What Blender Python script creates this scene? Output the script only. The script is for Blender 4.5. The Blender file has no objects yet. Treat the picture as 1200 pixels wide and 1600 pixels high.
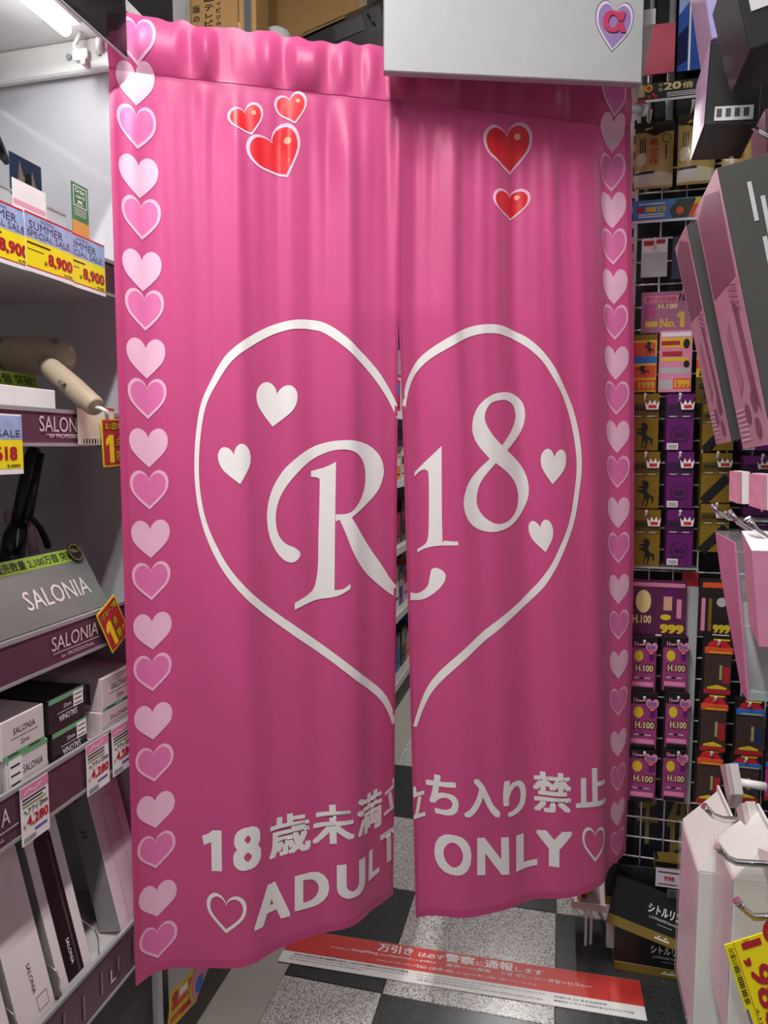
import bpy, bmesh, math, random
import numpy as np
from mathutils import Vector, Matrix
random.seed(7)
R = math.radians
scene = bpy.context.scene
col = scene.collection

# ---------------------------------------------------------------- camera
EYE = np.array([0.0, 0.0, 1.5])
FPX, YAW, PITCH = 1110.0, R(14), R(5.15)
cam = bpy.data.cameras.new('camera')
cam.sensor_fit = 'VERTICAL'
cam.sensor_height = 24.0
cam.lens = FPX / 1600.0 * 24.0
cam.clip_start = 0.05
cam_ob = bpy.data.objects.new('camera', cam)
col.objects.link(cam_ob)
cam_ob.location = EYE
cam_ob.rotation_euler = (R(90) - PITCH, 0, YAW)
scene.camera = cam_ob

# ---------------------------------------------------------------- light
scene.view_settings.view_transform = 'Standard'
scene.view_settings.look = 'None'
scene.view_settings.gamma = 1.0
scene.view_settings.use_curve_mapping = False
scene.view_settings.exposure = 0.28
world = bpy.data.worlds.new('store_ambient')
scene.world = world
world.use_nodes = True
world.node_tree.nodes['Background'].inputs[0].default_value = (0.9, 0.93, 1.0, 1)
world.node_tree.nodes['Background'].inputs[1].default_value = 0.03
CEIL = 3.1
# ceiling tube fixtures of the shop: (x, y, length, power), running along the aisle
TUBES = [(-0.30, 0.30, 1.2, 36), (-0.30, -1.4, 1.2, 17), (-0.30, 3.3, 1.2, 20), (-0.30, 5.0, 1.2, 18),
         (-2.4, 0.0, 1.2, 12), (-2.4, 2.6, 1.2, 12), (1.9, -0.8, 1.2, 6), (2.4, 2.6, 1.2, 10)]

# ---------------------------------------------------------------- view geometry (1200 x 1600 frame)
_f = np.array([-math.sin(YAW) * math.cos(PITCH), math.cos(YAW) * math.cos(PITCH), -math.sin(PITCH)])
_r = np.array([math.cos(YAW), math.sin(YAW), 0.0])
_u = np.cross(_r, _f)
def ray(x, y): return _f + _r * (x - 600) / FPX - _u * (y - 800) / FPX
def onx(x, y, X): d = ray(x, y); return EYE + d * ((X - EYE[0]) / d[0])
def ony(x, y, Y): d = ray(x, y); return EYE + d * ((Y - EYE[1]) / d[1])
def onz(x, y, Z): d = ray(x, y); return EYE + d * ((Z - EYE[2]) / d[2])
def dep(x, y, D): return EYE + ray(x, y) * D
def project(P):
    d = np.asarray(P) - EYE
    w = d @ _f
    return np.stack([600 + FPX * (d @ _r) / w, 800 - FPX * (d @ _u) / w], -1)

# ---------------------------------------------------------------- materials
MATS = {}
def lin(h):
    c = [int(h[i:i + 2], 16) / 255 for i in (0, 2, 4)]
    return tuple(x / 12.92 if x <= 0.04045 else ((x + 0.055) / 1.055) ** 2.4 for x in c)
def M(name, hexcol, rough=0.5, metal=0.0, vary=0.06, scale=30.0, bump=0.0, bscale=200.0, alpha=1.0, trans=0.0, emit=0.0, spec=0.5, coat=0.0, sheen=0.0):
    if name in MATS: return MATS[name]
    m = bpy.data.materials.new(name); m.use_nodes = True
    nt = m.node_tree; N = nt.nodes; L = nt.links
    b = N['Principled BSDF']
    c = lin(hexcol)
    tc = N.new('ShaderNodeTexCoord')
    if emit:
        b.inputs['Emission Color'].default_value = (*c, 1); b.inputs['Emission Strength'].default_value = emit
        b.inputs['Base Color'].default_value = (*c, 1)
    else:
        nz = N.new('ShaderNodeTexNoise'); nz.inputs['Scale'].default_value = scale; nz.inputs['Detail'].default_value = 3
        L.new(tc.outputs['Object'], nz.inputs['Vector'])
        mx = N.new('ShaderNodeMix'); mx.data_type = 'RGBA'
        mx.inputs['A'].default_value = (*[x * (1 - vary) for x in c], 1)
        mx.inputs['B'].default_value = (*[min(1, x * (1 + vary)) for x in c], 1)
        L.new(nz.outputs['Fac'], mx.inputs['Factor']); L.new(mx.outputs['Result'], b.inputs['Base Color'])
    b.inputs['Roughness'].default_value = rough; b.inputs['Metallic'].default_value = metal
    b.inputs['Alpha'].default_value = alpha; b.inputs['Transmission Weight'].default_value = trans
    b.inputs['Specular IOR Level'].default_value = spec; b.inputs['Coat Weight'].default_value = coat
    b.inputs['Sheen Weight'].default_value = sheen
    if bump:
        n2 = N.new('ShaderNodeTexNoise'); n2.inputs['Scale'].default_value = bscale
        L.new(tc.outputs['Object'], n2.inputs['Vector'])
        bp = N.new('ShaderNodeBump'); bp.inputs['Strength'].default_value = bump; bp.inputs['Distance'].default_value = 0.001
        L.new(n2.outputs['Fac'], bp.inputs['Height']); L.new(bp.outputs['Normal'], b.inputs['Normal'])
    MATS[name] = m
    return m
def cloth_mat(name, hexcol, trans=0.3, rough=0.42, weave=True):
    m = bpy.data.materials.new(name); m.use_nodes = True
    nt = m.node_tree; N = nt.nodes; L = nt.links
    b = N['Principled BSDF']; out = N['Material Output']; c = lin(hexcol)
    tc = N.new('ShaderNodeTexCoord')
    nz = N.new('ShaderNodeTexNoise'); nz.inputs['Scale'].default_value = 6; nz.inputs['Detail'].default_value = 4
    L.new(tc.outputs['Object'], nz.inputs['Vector'])
    mx = N.new('ShaderNodeMix'); mx.data_type = 'RGBA'
    mx.inputs['A'].default_value = (*[x * 0.95 for x in c], 1); mx.inputs['B'].default_value = (*[min(1, x * 1.05) for x in c], 1)
    L.new(nz.outputs['Fac'], mx.inputs['Factor']); L.new(mx.outputs['Result'], b.inputs['Base Color'])
    b.inputs['Roughness'].default_value = rough; b.inputs['Specular IOR Level'].default_value = 0.45
    b.inputs['Sheen Weight'].default_value = 0.15
    n2 = N.new('ShaderNodeTexNoise'); n2.inputs['Scale'].default_value = 900
    L.new(tc.outputs['Object'], n2.inputs['Vector'])
    n3 = N.new('ShaderNodeTexNoise'); n3.inputs['Scale'].default_value = 14; n3.inputs['Detail'].default_value = 3
    L.new(tc.outputs['Object'], n3.inputs['Vector'])
    ad = N.new('ShaderNodeMath'); ad.operation = 'MULTIPLY_ADD'; ad.inputs[1].default_value = 4.0
    L.new(n3.outputs['Fac'], ad.inputs[0]); L.new(n2.outputs['Fac'], ad.inputs[2])
    bp = N.new('ShaderNodeBump'); bp.inputs['Strength'].default_value = 0.25; bp.inputs['Distance'].default_value = 0.0006
    L.new(ad.outputs[0], bp.inputs['Height']); L.new(bp.outputs['Normal'], b.inputs['Normal'])
    t = N.new('ShaderNodeBsdfTranslucent'); L.new(mx.outputs['Result'], t.inputs['Color'])
    s = N.new('ShaderNodeMixShader'); s.inputs[0].default_value = trans
    L.new(b.outputs[0], s.inputs[1]); L.new(t.outputs[0], s.inputs[2]); L.new(s.outputs[0], out.inputs['Surface'])
    MATS[name] = m
    return m

# ---------------------------------------------------------------- object helpers
def V(p): return Vector((float(p[0]), float(p[1]), float(p[2])))
def tag(o, label=None, cat=None, group=None, kind=None):
    if label: o['label'] = label
    if cat: o['category'] = cat
    if group: o['group'] = group
    if kind: o['kind'] = kind
    return o
def thing(name, label, cat, mat=None, group=None):
    o = bpy.data.objects.new(name, None); o.empty_display_size = 0.02
    col.objects.link(o)
    if mat is not None: o.matrix_world = mat
    return tag(o, label, cat, group)
def mesh(name, verts, faces, m, parent=None, smooth=False):
    me = bpy.data.meshes.new(name)
    me.from_pydata([tuple(map(float, v)) for v in verts], [], faces); me.update()
    if smooth: me.polygons.foreach_set('use_smooth', [True] * len(me.polygons))
    me.materials.append(m)
    o = bpy.data.objects.new(name, me); col.objects.link(o)
    if parent is not None: o.parent = parent
    return o
def from_bm(name, bm, m, parent=None, smooth=False):
    me = bpy.data.meshes.new(name); bmesh.ops.recalc_face_normals(bm, faces=bm.faces); bm.to_mesh(me); bm.free()
    if smooth: me.polygons.foreach_set('use_smooth', [True] * len(me.polygons))
    me.materials.append(m)
    o = bpy.data.objects.new(name, me); col.objects.link(o)
    if parent is not None: o.parent = parent
    return o
def bm_box(bm, lo, hi, bev=0.0, seg=1):
    lo = Vector(lo); hi = Vector(hi)
    r = bmesh.ops.create_cube(bm, size=1.0, matrix=Matrix.Translation((lo + hi) / 2) @ Matrix.Diagonal((*(hi - lo), 1)))
    if bev:
        es = list({e for v in r['verts'] for e in v.link_edges})
        bmesh.ops.bevel(bm, geom=es, offset=min(bev, 0.45 * min(abs(x) for x in (hi - lo))), segments=seg, affect='EDGES', profile=0.5)
def box(name, lo, hi, m, parent=None, bev=0.0, seg=1):
    bm = bmesh.new(); bm_box(bm, lo, hi, bev, seg); return from_bm(name, bm, m, parent)
def tube(name, pts, rad, m, parent=None, n=8, cap=True):
    pts = [V(p) for p in pts]
    rads = rad if isinstance(rad, (list, tuple)) else [rad] * len(pts)
    verts = []; faces = []
    t0 = (pts[1] - pts[0]).normalized()
    nrm = t0.orthogonal().normalized()
    for i, p in enumerate(pts):
        t = (pts[min(i + 1, len(pts) - 1)] - pts[max(i - 1, 0)]).normalized()
        nrm = (nrm - t * nrm.dot(t)).normalized(); bn = t.cross(nrm)
        for k in range(n):
            a = 2 * math.pi * k / n
            verts.append(p + (nrm * math.cos(a) + bn * math.sin(a)) * rads[i])
    for i in range(len(pts) - 1):
        for k in range(n):
            faces.append((i * n + k, i * n + (k + 1) % n, (i + 1) * n + (k + 1) % n, (i + 1) * n + k))
    if cap:
        faces.append(tuple(reversed(range(n)))); faces.append(tuple(range((len(pts) - 1) * n, len(pts) * n)))
    o = mesh(name, verts, faces, m, parent)
    o.data.polygons.foreach_set('use_smooth', [len(p.vertices) == 4 for p in o.data.polygons])
    return o
def frame3(bl, br, tl):
    """matrix of a flat face from three of its corners; also width and height"""
    bl, br, tl = V(bl), V(br), V(tl)
    x = (br - bl); w = x.length; x.normalize()
    y = tl - bl; y = y - x * y.dot(x); h = y.length; y.normalize()
    z = x.cross(y)
    return Matrix(((x.x, y.x, z.x, bl.x), (x.y, y.y, z.y, bl.y), (x.z, y.z, z.z, bl.z), (0, 0, 0, 1))), w, h
def face_mat(origin, x, y):
    m, _, _ = frame3(origin, V(origin) + Vector(x), V(origin) + Vector(y)); return m

# ---------------------------------------------------------------- flat print (outlines and lettering)
def fill2d(loops):
    """filled 2d outlines (even-odd holes) -> verts, faces"""
    cu = bpy.data.curves.new('tmp_outline', 'CURVE'); cu.dimensions = '2D'; cu.fill_mode = 'BOTH'
    for lp in loops:
        s = cu.splines.new('POLY'); s.points.add(len(lp) - 1)
        for i, p in enumerate(lp): s.points[i].co = (p[0], p[1], 0, 1)
        s.use_cyclic_u = True
    return _curve_mesh(cu)
def _curve_mesh(cu):
    ob = bpy.data.objects.new('tmp_outline', cu)
    me = bpy.data.meshes.new_from_object(ob)
    vs = np.array([v.co[:2] for v in me.vertices]).reshape(-1, 2); fs = [tuple(p.vertices) for p in me.polygons]
    bpy.data.objects.remove(ob); bpy.data.meshes.remove(me); bpy.data.curves.remove(cu)
    return vs, fs
_tc = {}
def text2d(body, bold=0.0, res=3, shear=0.0):
    k = (body, bold, res, shear)
    if k not in _tc:
        cu = bpy.data.curves.new('tmp_text', 'FONT'); cu.body = body; cu.size = 1.0; cu.offset = bold; cu.resolution_u = res
        cu.shear = shear; cu.offset = 0.0
        vs, fs = _curve_mesh(cu)
        if bold:
            n = len(vs); V_, F_ = [], []     # each heavier copy lies a hair above the last
            for q, (dx, dy) in enumerate(((0, 0), (1, 0.5), (1, -0.5), (-1, 0.5), (-1, -0.5))):
                V_.append(np.column_stack([vs + np.array([dx * bold, dy * bold]), np.full(n, q * 0.00006)])); F_ += [tuple(i + q * n for i in f) for f in fs]
            vs, fs = np.vstack(V_), F_
        _tc[k] = (vs, fs)
    vs, fs = _tc[k]
    return vs.copy(), list(fs)
def smooth_loop(pts, closed=True, sub=5, sharp=()):
    """Catmull-Rom through pts; indices in sharp stay corners"""
    P = np.array(pts, float); n = len(P); out = []
    for i in range(n if closed else n - 1):
        p1, p2 = P[i], P[(i + 1) % n]
        p0 = P[i - 1] if (closed or i > 0) else p1
        p3 = P[(i + 2) % n] if (closed or i + 2 < n) else p2
        m1 = (p2 - p0) / 2 if i not in sharp else (p2 - p1) * 0.6
        m2 = (p3 - p1) / 2 if (i + 1) % n not in sharp else (p2 - p1) * 0.6
        for k in range(sub):
            t = k / sub
            out.append((2 * t**3 - 3 * t**2 + 1) * p1 + (t**3 - 2 * t**2 + t) * m1 + (-2 * t**3 + 3 * t**2) * p2 + (t**3 - t**2) * m2)
    if not closed: out.append(P[-1])
    return np.array(out)
def ribbon(pts, widths, sub=5):
    P = smooth_loop(pts, False, sub)
    W = np.interp(np.linspace(0, 1, len(P)), np.linspace(0, 1, len(widths)), widths)
    T = np.gradient(P, axis=0); T /= np.linalg.norm(T, axis=1)[:, None]
    Nn = np.stack([-T[:, 1], T[:, 0]], 1)
    return np.vstack([P + Nn * W[:, None] / 2, (P - Nn * W[:, None] / 2)[::-1]])
_H = [(0, .76), (.05, .87), (.15, .965), (.27, 1.0), (.39, .955), (.475, .84), (.5, .69), (.465, .52), (.38, .375), (.2, .185)]
def heart(cx=0.0, cy=0.0, w=1.0, h=1.0, rot=0.0, grow=0.0, y_down=False):
    """heart outline centred on (cx, cy)"""
    half = _H
    pts = half + [(0, 0)] + [(-x, y) for x, y in reversed(half[1:])]
    L = smooth_loop(pts, True, 3, sharp=(0, len(half)))
    L = (L - np.array([0, 0.5]))
    L = L * np.array([w, h])
    if grow:
        T = np.roll(L, -1, 0) - np.roll(L, 1, 0); T /= (np.linalg.norm(T, axis=1)[:, None] + 1e-9)
        L = L + np.stack([T[:, 1], -T[:, 0]], 1) * -grow
    c, s = math.cos(rot), math.sin(rot)
    L = L @ np.array([[c, s], [-s, c]])
    if y_down: L = L * np.array([1, -1])
    return L + np.array([cx, cy])
def decal(name, geo, m, parent, z=0.0004, at=(0, 0), fit=None, sc=1.0, rot=0.0, align='l'):
    """flat print on the local xy plane of its parent. fit=(x0,y0,x1,y1) stretches to that rectangle"""
    vs, fs = geo
    if len(vs) == 0: return None
    zl = vs[:, 2].copy() if vs.shape[1] == 3 else np.zeros(len(vs))
    vs = vs[:, :2].copy()
    lo, hi = vs.min(0), vs.max(0)
    if fit:
        x0, y0, x1, y1 = fit
        vs = (vs - lo) / np.maximum(hi - lo, 1e-6) * np.array([x1 - x0, y1 - y0]) + np.array([x0, y0])
    else:
        a = {'l': lo[0], 'c': (lo[0] + hi[0]) / 2, 'r': hi[0]}[align]
        vs = (vs - np.array([a, lo[1]])) * sc
        if rot:
            c, s = math.cos(rot), math.sin(rot); vs = vs @ np.array([[c, s], [-s, c]])
        vs = vs + np.array(at)
    return mesh(name, [(x, y, z + k) for (x, y), k in zip(vs, zl)], fs, m, parent)
def txt(parent, body, m, fit=None, at=(0, 0), sc=0.01, z=0.0004, bold=0.0, align='l', rot=0.0, res=2, shear=0.0, name='lettering'):
    return decal(name, text2d(body, bold, res, shear), m, parent, z, at, fit, sc, rot, align)
def rect(parent, m, x0, y0, x1, y1, z=0.0003, name='printed_patch'):
    return mesh(name, [(x0, y0, z), (x1, y0, z), (x1, y1, z), (x0, y1, z)], [(0, 1, 2, 3)], m, parent)
def poly(parent, m, pts, z=0.0004, name='printed_shape', holes=()):
    vs, fs = fill2d([pts, *holes])
    return mesh(name, [(x, y, z) for x, y in vs], fs, m, parent)
def fpx(o, x, y):
    """local 2d spot on the xy plane of thing o that lies on the line of sight of a photo pixel"""
    mw = o.matrix_world; n = mw.col[2].to_3d(); p0 = mw.translation; d = Vector(ray(x, y)); e = Vector(EYE)
    t = (p0 - e).dot(n) / d.dot(n); q = mw.inverted() @ (e + d * t)
    return q.x, q.y
def fitpx(o, bl, tr):
    a = fpx(o, *bl); b = fpx(o, *tr); return (a[0], a[1], b[0], b[1])
def card(name, label, cat, bl, br, tl, m, t=0.0012, group=None, part='card', bev=0.0):
    mt, w, h = frame3(bl, br, tl)
    o = thing(name, label, cat, mt, group)
    box(part, (0, 0, -t), (w, h, 0), m, o, bev)
    return o, w, h
def cuboid(name, label, cat, origin, x, y, w, h, d, m, group=None, part='box', bev=0.001):
    """carton whose printed face has its lower left corner at origin; depth goes behind the face"""
    o = thing(name, label, cat, face_mat(origin, x, y), group)
    box(part, (0, 0, -d), (w, h, 0), m, o, bev)
    return o
ONE = [(.42, 1), (1, 1), (1, 0), (.42, 0), (.42, .70), (0, .60), (0, .82)]
def one(parent, m, x0, y0, x1, y1, z):
    return poly(parent, m, [(x0 + a * (x1 - x0), y0 + b * (y1 - y0)) for a, b in ONE], z, 'lettering')
def copy_tree(o, parent=None, mat=None):
    c = o.copy(); col.objects.link(c); c.parent = parent
    if mat is not None: c.matrix_world = mat
    for ch in list(o.children): copy_tree(ch, c)
    return c

# ================================================================ common materials
m_white = M('white_paint', 'e6e6e4', 0.35)
m_panel = M('panel_laminate', 'c6c6cb', 0.38, scale=3, vary=0.04, bump=0.15, bscale=12)
m_grey = M('grey_metal', 'a9a9aa', 0.4, 0.3)
m_dark = M('dark_plastic', '201d1e', 0.35)
m_black = M('black_card', '131213', 0.4)
m_ink = M('black_ink', '141414', 0.5)
m_whiteink = M('white_ink', 'f4f2f0', 0.5)
m_red = M('red_ink', 'c81f2b', 0.45)
m_yellow = M('yellow_card', 'f7e60c', 0.4)
m_chrome = M('chrome', 'd8d8d8', 0.12, 1.0, vary=0.02)
m_clear = M('clear_acrylic', 'f4f8fa', 0.04, alpha=0.10, vary=0.0)
m_card = M('cardboard', 'b18a55', 0.8, scale=60, vary=0.12)
m_paper = M('white_paper', 'f1efee', 0.5)
m_pinkpaper = M('pink_paper', 'e58bb0', 0.45)

# ================================================================ room shell
def structure(o): o['kind'] = 'structure'; return o
m_slab = M('floor_screed', 'a8a59a', 0.5, scale=8, vary=0.08)
floor = structure(box('floor', (-5, -4, -0.12), (5, 9, -0.008), M('floor_bed', '6c6a66', 0.7)))
def granite(name, a, b, sc, rough=0.22):
    m = bpy.data.materials.new(name); m.use_nodes = True
    N = m.node_tree.nodes; L = m.node_tree.links; bs = N['Principled BSDF']
    tc = N.new('ShaderNodeTexCoord'); v = N.new('ShaderNodeTexVoronoi'); v.inputs['Scale'].default_value = sc
    L.new(tc.outputs['Object'], v.inputs['Vector'])
    nz = N.new('ShaderNodeTexNoise'); nz.inputs['Scale'].default_value = sc * 0.9; nz.inputs['Detail'].default_value = 4
    L.new(tc.outputs['Object'], nz.inputs['Vector'])
    ad = N.new('ShaderNodeMath'); ad.operation = 'MULTIPLY_ADD'; ad.inputs[1].default_value = 0.55
    sp = N.new('ShaderNodeSeparateColor'); L.new(v.outputs['Color'], sp.inputs[0]); L.new(sp.outputs[0], ad.inputs[0])
    L.new(nz.outputs['Fac'], ad.inputs[2])
    cr = N.new('ShaderNodeValToRGB'); cr.color_ramp.elements[0].position = 0.5; cr.color_ramp.elements[1].position = 0.9
    cr.color_ramp.elements[0].color = (*lin(a), 1); cr.color_ramp.elements[1].color = (*lin(b), 1)
    L.new(ad.outputs[0], cr.inputs[0]); L.new(cr.outputs[0], bs.inputs['Base Color']); bs.inputs['Roughness'].default_value = rough
    return m
m_gl = granite('pale_granite', '6f6d6a', 'd9d7d2', 260)
m_gd = granite('charcoal_granite', '2c2d2e', '434445', 300, 0.25)
T = 0.465
tile_me = {}
for dark in (0, 1):
    o_ = box('floor_tile', (0.0012, 0.0012, -0.012), (T - 0.0012, T - 0.0012, 0), m_gd if dark else m_gl, floor, 0.0015)
    tile_me[dark] = o_.data; bpy.data.objects.remove(o_)
for i in range(-1, 7):
    for j in range(-6, 13):
        x, y = -0.45 + T * i, 1.78 + T * j
        me = tile_me[(i + j) % 2 == 1]
        o = bpy.data.objects.new('floor_tile', me); col.objects.link(o); o.parent = floor
        o.location = (x, y, 0)
        if i == -1:   # cut tiles beside the screed border
            o.scale.x = 0.62; o.location.x = x + T * 0.38
box('screed_border', (-3.2, -4, -0.01), (-0.45 - T * 0.62, 9, -0.0005), m_slab, floor)
m_ceil = M('ceiling_board', '6a6a6e', 0.8)
structure(box('ceiling', (-5, -4, CEIL), (5, 9, CEIL + 0.1), m_ceil))
m_wall = M('wall_paint', 'b9b6b2', 0.8)
structure(box('wall_far', (-5, 9, 0), (5, 9.1, CEIL), m_wall))
structure(box('wall_near', (-5, -4.1, 0), (5, -4, CEIL), m_wall))
structure(box('wall_left', (-5.1, -4, 0), (-5, 9, CEIL), m_wall))
structure(box('wall_right', (5, -4, 0), (5.1, 9, CEIL), m_wall))
m_tube = M('tube_glow', 'f4f7ff', 0.3, emit=9.0)
for i, (x, y, ln, pw) in enumerate(TUBES):
    t = thing('ceiling_lamp', ['ceiling strip lamp over the aisle in front of the pink curtain', 'ceiling strip lamp over the aisle behind the photographer', 'ceiling strip lamp just beyond the pink curtain', 'ceiling strip lamp deep in the aisle beyond the curtain', 'ceiling strip lamp over the neighbouring left aisle, nearer one', 'ceiling strip lamp over the neighbouring left aisle, farther one', 'ceiling strip lamp over the neighbouring right aisle, nearer one', 'ceiling strip lamp over the neighbouring right aisle, farther one'][i], 'lamp', Matrix.Translation((x, y, CEIL)), 'ceiling strip lamps')
    box('housing', (-0.06, -ln / 2, -0.05), (0.06, ln / 2, 0), m_white, t, 0.005)
    tube('fluorescent_tube', [(0, -ln / 2 + 0.03, -0.07), (0, ln / 2 - 0.03, -0.07)], 0.016, m_tube, t, 10)
    for s in (-1, 1): box('lamp_holder', (-0.018, s * (ln / 2 - 0.02) - 0.015, -0.09), (0.018, s * (ln / 2 - 0.02) + 0.015, -0.05), m_white, t, 0.003)
    ld = bpy.data.lights.new('tube_light', 'AREA'); ld.shape = 'RECTANGLE'; ld.size = 0.06; ld.size_y = ln; ld.energy = pw; ld.color = (1.0, 0.97, 0.94)
    lo = bpy.data.objects.new('tube_light', ld); col.objects.link(lo); lo.parent = t; lo.location = (0, 0, -0.10)

# ================================================================ the pink curtain
m_pink = cloth_mat('pink_polyester', 'd9548f', 0.22, 0.44)
m_hem = cloth_mat('pink_hem', 'c8447f', 0.08)
m_prw = M('print_white', 'f3efee', 0.5, vary=0.03)
m_prp = M('print_pale_pink', 'f0bcd6', 0.45, vary=0.05)
m_pro = M('print_outline_pink', 'f2b6d2', 0.45, vary=0.03)
m_prt = M('print_mid_pink', 'e273ad', 0.45, vary=0.05)
m_prr = M('print_red', 'd8202c', 0.4, vary=0.05)
m_prh = M('print_peach', 'f5a884', 0.4)

TL = dep(168, 24, 1.33); ZT = TL[2]
TR = onz(984, 128, ZT); TM = onz(622, 84, ZT)
TM = TL + (TR - TL) * (np.dot(TM - TL, TR - TL) / np.dot(TR - TL, TR - TL))
_d = ray(211, 1537); BL = EYE + _d * (np.dot(TL[:2], _d[:2]) / np.dot(_d[:2], _d[:2])); ZB = BL[2]
HEM = [[(211, 1537), (263, 1520), (347, 1510), (413, 1493), (497, 1464), (555, 1435), (619, 1402)],
       [(652, 1440), (700, 1432), (800, 1418), (880, 1402), (930, 1382), (962, 1358), (976, 1330)]]
def _hem(pl):
    P = np.array([onz(x, y, ZB)[:2] for x, y in pl]); P = smooth_loop(P, False, 8)
    s = np.concatenate([[0], np.cumsum(np.linalg.norm(np.diff(P, axis=0), axis=1))]); return P, s / s[-1], s[-1]
HP = [_hem(h) for h in HEM]
TOP = [(TL, TM), (TM, TR)]
def base(k, u, v):
    u = np.asarray(u, float); v = np.asarray(v, float)
    a, b = TOP[k]; P, s, _ = HP[k]
    uc = np.clip(u, 0, 1)
    t = a[:2] + (b - a)[:2] * u[..., None]
    q = np.stack([np.interp(uc, s, P[:, 0]), np.interp(uc, s, P[:, 1])], -1)
    e0 = (P[1] - P[0]) / (s[1] - s[0]); e1 = (P[-1] - P[-2]) / (s[-1] - s[-2])
    q = q + e0 * np.minimum(u, 0)[..., None] + e1 * np.maximum(u - 1, 0)[..., None]
    w = uc if k == 0 else 1 - uc
    w = w * w * (3 - 2 * w)
    gi = np.clip((v - 0.27) / 0.73, 0, None); gi = gi ** 0.85 if k == 1 else gi
    go = v if k == 0 else v ** 1.15
    g = go * (1 - w) + gi * w
    xy = t + (q - t) * g[..., None]
    if k == 1:   # belly of the free edge
        xy = xy + np.array([0.97, 0.242]) * (0.02 * np.sin(np.pi * np.clip(v, 0, 1)) * uc ** 3)[..., None]
    z = ZT + (ZB - ZT) * v
    return np.concatenate([xy, z[..., None]], -1)
_rs = np.random.RandomState(4)
_ruf = _rs.rand(80)
def fold(k, u, v):
    s = u + k
    d = 0.0135 * np.sin(2 * np.pi * (2.3 * s + 0.30) + 0.9 * v) * (0.55 + 0.45 * v)
    d = d + 0.0065 * np.sin(2 * np.pi * (5.1 * s + 0.1) + 1.7 * v) * (1 - 0.55 * v)
    d = d + 0.0032 * np.sin(2 * np.pi * (9.7 * s + 0.45) - 1.1 * v) * np.exp(-v * 3.0)
    d = d + 0.002 * np.sin(2 * np.pi * (17.3 * s) + 2 * v) * np.exp(-v * 5)
    d = d * np.clip((v - 0.045) / 0.06, 0, 1)
    x = s * 19.0; i = np.floor(x).astype(int) % 79; fr = x - np.floor(x); fr = fr * fr * (3 - 2 * fr)
    ruf = _ruf[i] * (1 - fr) + _ruf[i + 1] * fr - 0.5
    sl = np.clip(1 - v / 0.05, 0, 1); body = np.sin(np.pi * np.clip(v / 0.05, 0, 1))
    d = d + body * np.maximum(0.010 + 0.030 * ruf, -0.001) * (v < 0.05)
    vb = np.clip(v - 0.05, 0, 1)
    d = d + 0.014 * ruf * (1 - np.exp(-vb * 60)) * np.exp(-vb * 13)
    return d
def ruffle_top(k, u):
    s = u + k; x = s * 23.0 + 0.4; i = np.floor(x).astype(int) % 79; fr = x - np.floor(x); fr = fr * fr * (3 - 2 * fr)
    return (_ruf[i] * (1 - fr) + _ruf[(i + 1) % 79] * fr)
def surf(k, u, v, off=0.0):
    P = base(k, u, v); e = 1e-3
    du = base(k, u + e, v) - base(k, u - e, v); dv = base(k, u, v + e) - base(k, u, v - e)
    n = np.cross(dv, du); n /= np.linalg.norm(n, axis=-1)[..., None]
    if np.mean(n[..., 1]) > 0: n = -n           # towards the shop side
    P = P + n * (fold(k, u, v) + off)[..., None]
    P[..., 2] += (0.010 * ruffle_top(k, u)) * np.clip(1 - v / 0.03, 0, 1)
    return P
def to_uv(k, px):
    """cloth coordinates of traced print, on the unfolded cloth"""
    px = np.asarray(px, float)
    u = np.clip((px[:, 0] - (190 if k == 0 else 635)) / (430 if k == 0 else 345), 0, 1); v = np.clip((px[:, 1] - 60) / 1400, 0, 1)
    for _ in range(25):
        p = project(base(k, u, v)); e = 1e-4
        a = (project(base(k, u + e, v)) - p) / e; b = (project(base(k, u, v + e)) - p) / e
        r = px - p; det = a[:, 0] * b[:, 1] - a[:, 1] * b[:, 0]
        du = (r[:, 0] * b[:, 1] - r[:, 1] * b[:, 0]) / det; dv = (a[:, 0] * r[:, 1] - a[:, 1] * r[:, 0]) / det
        u = np.clip(u + np.clip(du, -0.1, 0.1), -0.4, 1.4); v = np.clip(v + np.clip(dv, -0.1, 0.1), -0.1, 1.1)
    return np.stack([u, v], 1)
NU, NV = 132, 110
curtain = thing('door_curtain', 'pink split shop curtain with white adults only lettering and heart prints', 'curtain', Matrix.Translation((float(TM[0]), float(TM[1]), float(ZB))))
CINV = -np.array(curtain.matrix_world.translation)
VG = np.concatenate([np.array([0, .004, .009, .014, .019, .024, .029, .034, .039, .044, .048, .050, .055, .06]), np.linspace(0.06, 1, NV - 12)[1:]])
UG = np.linspace(0, 1, NU + 1)
panels = []
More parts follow.
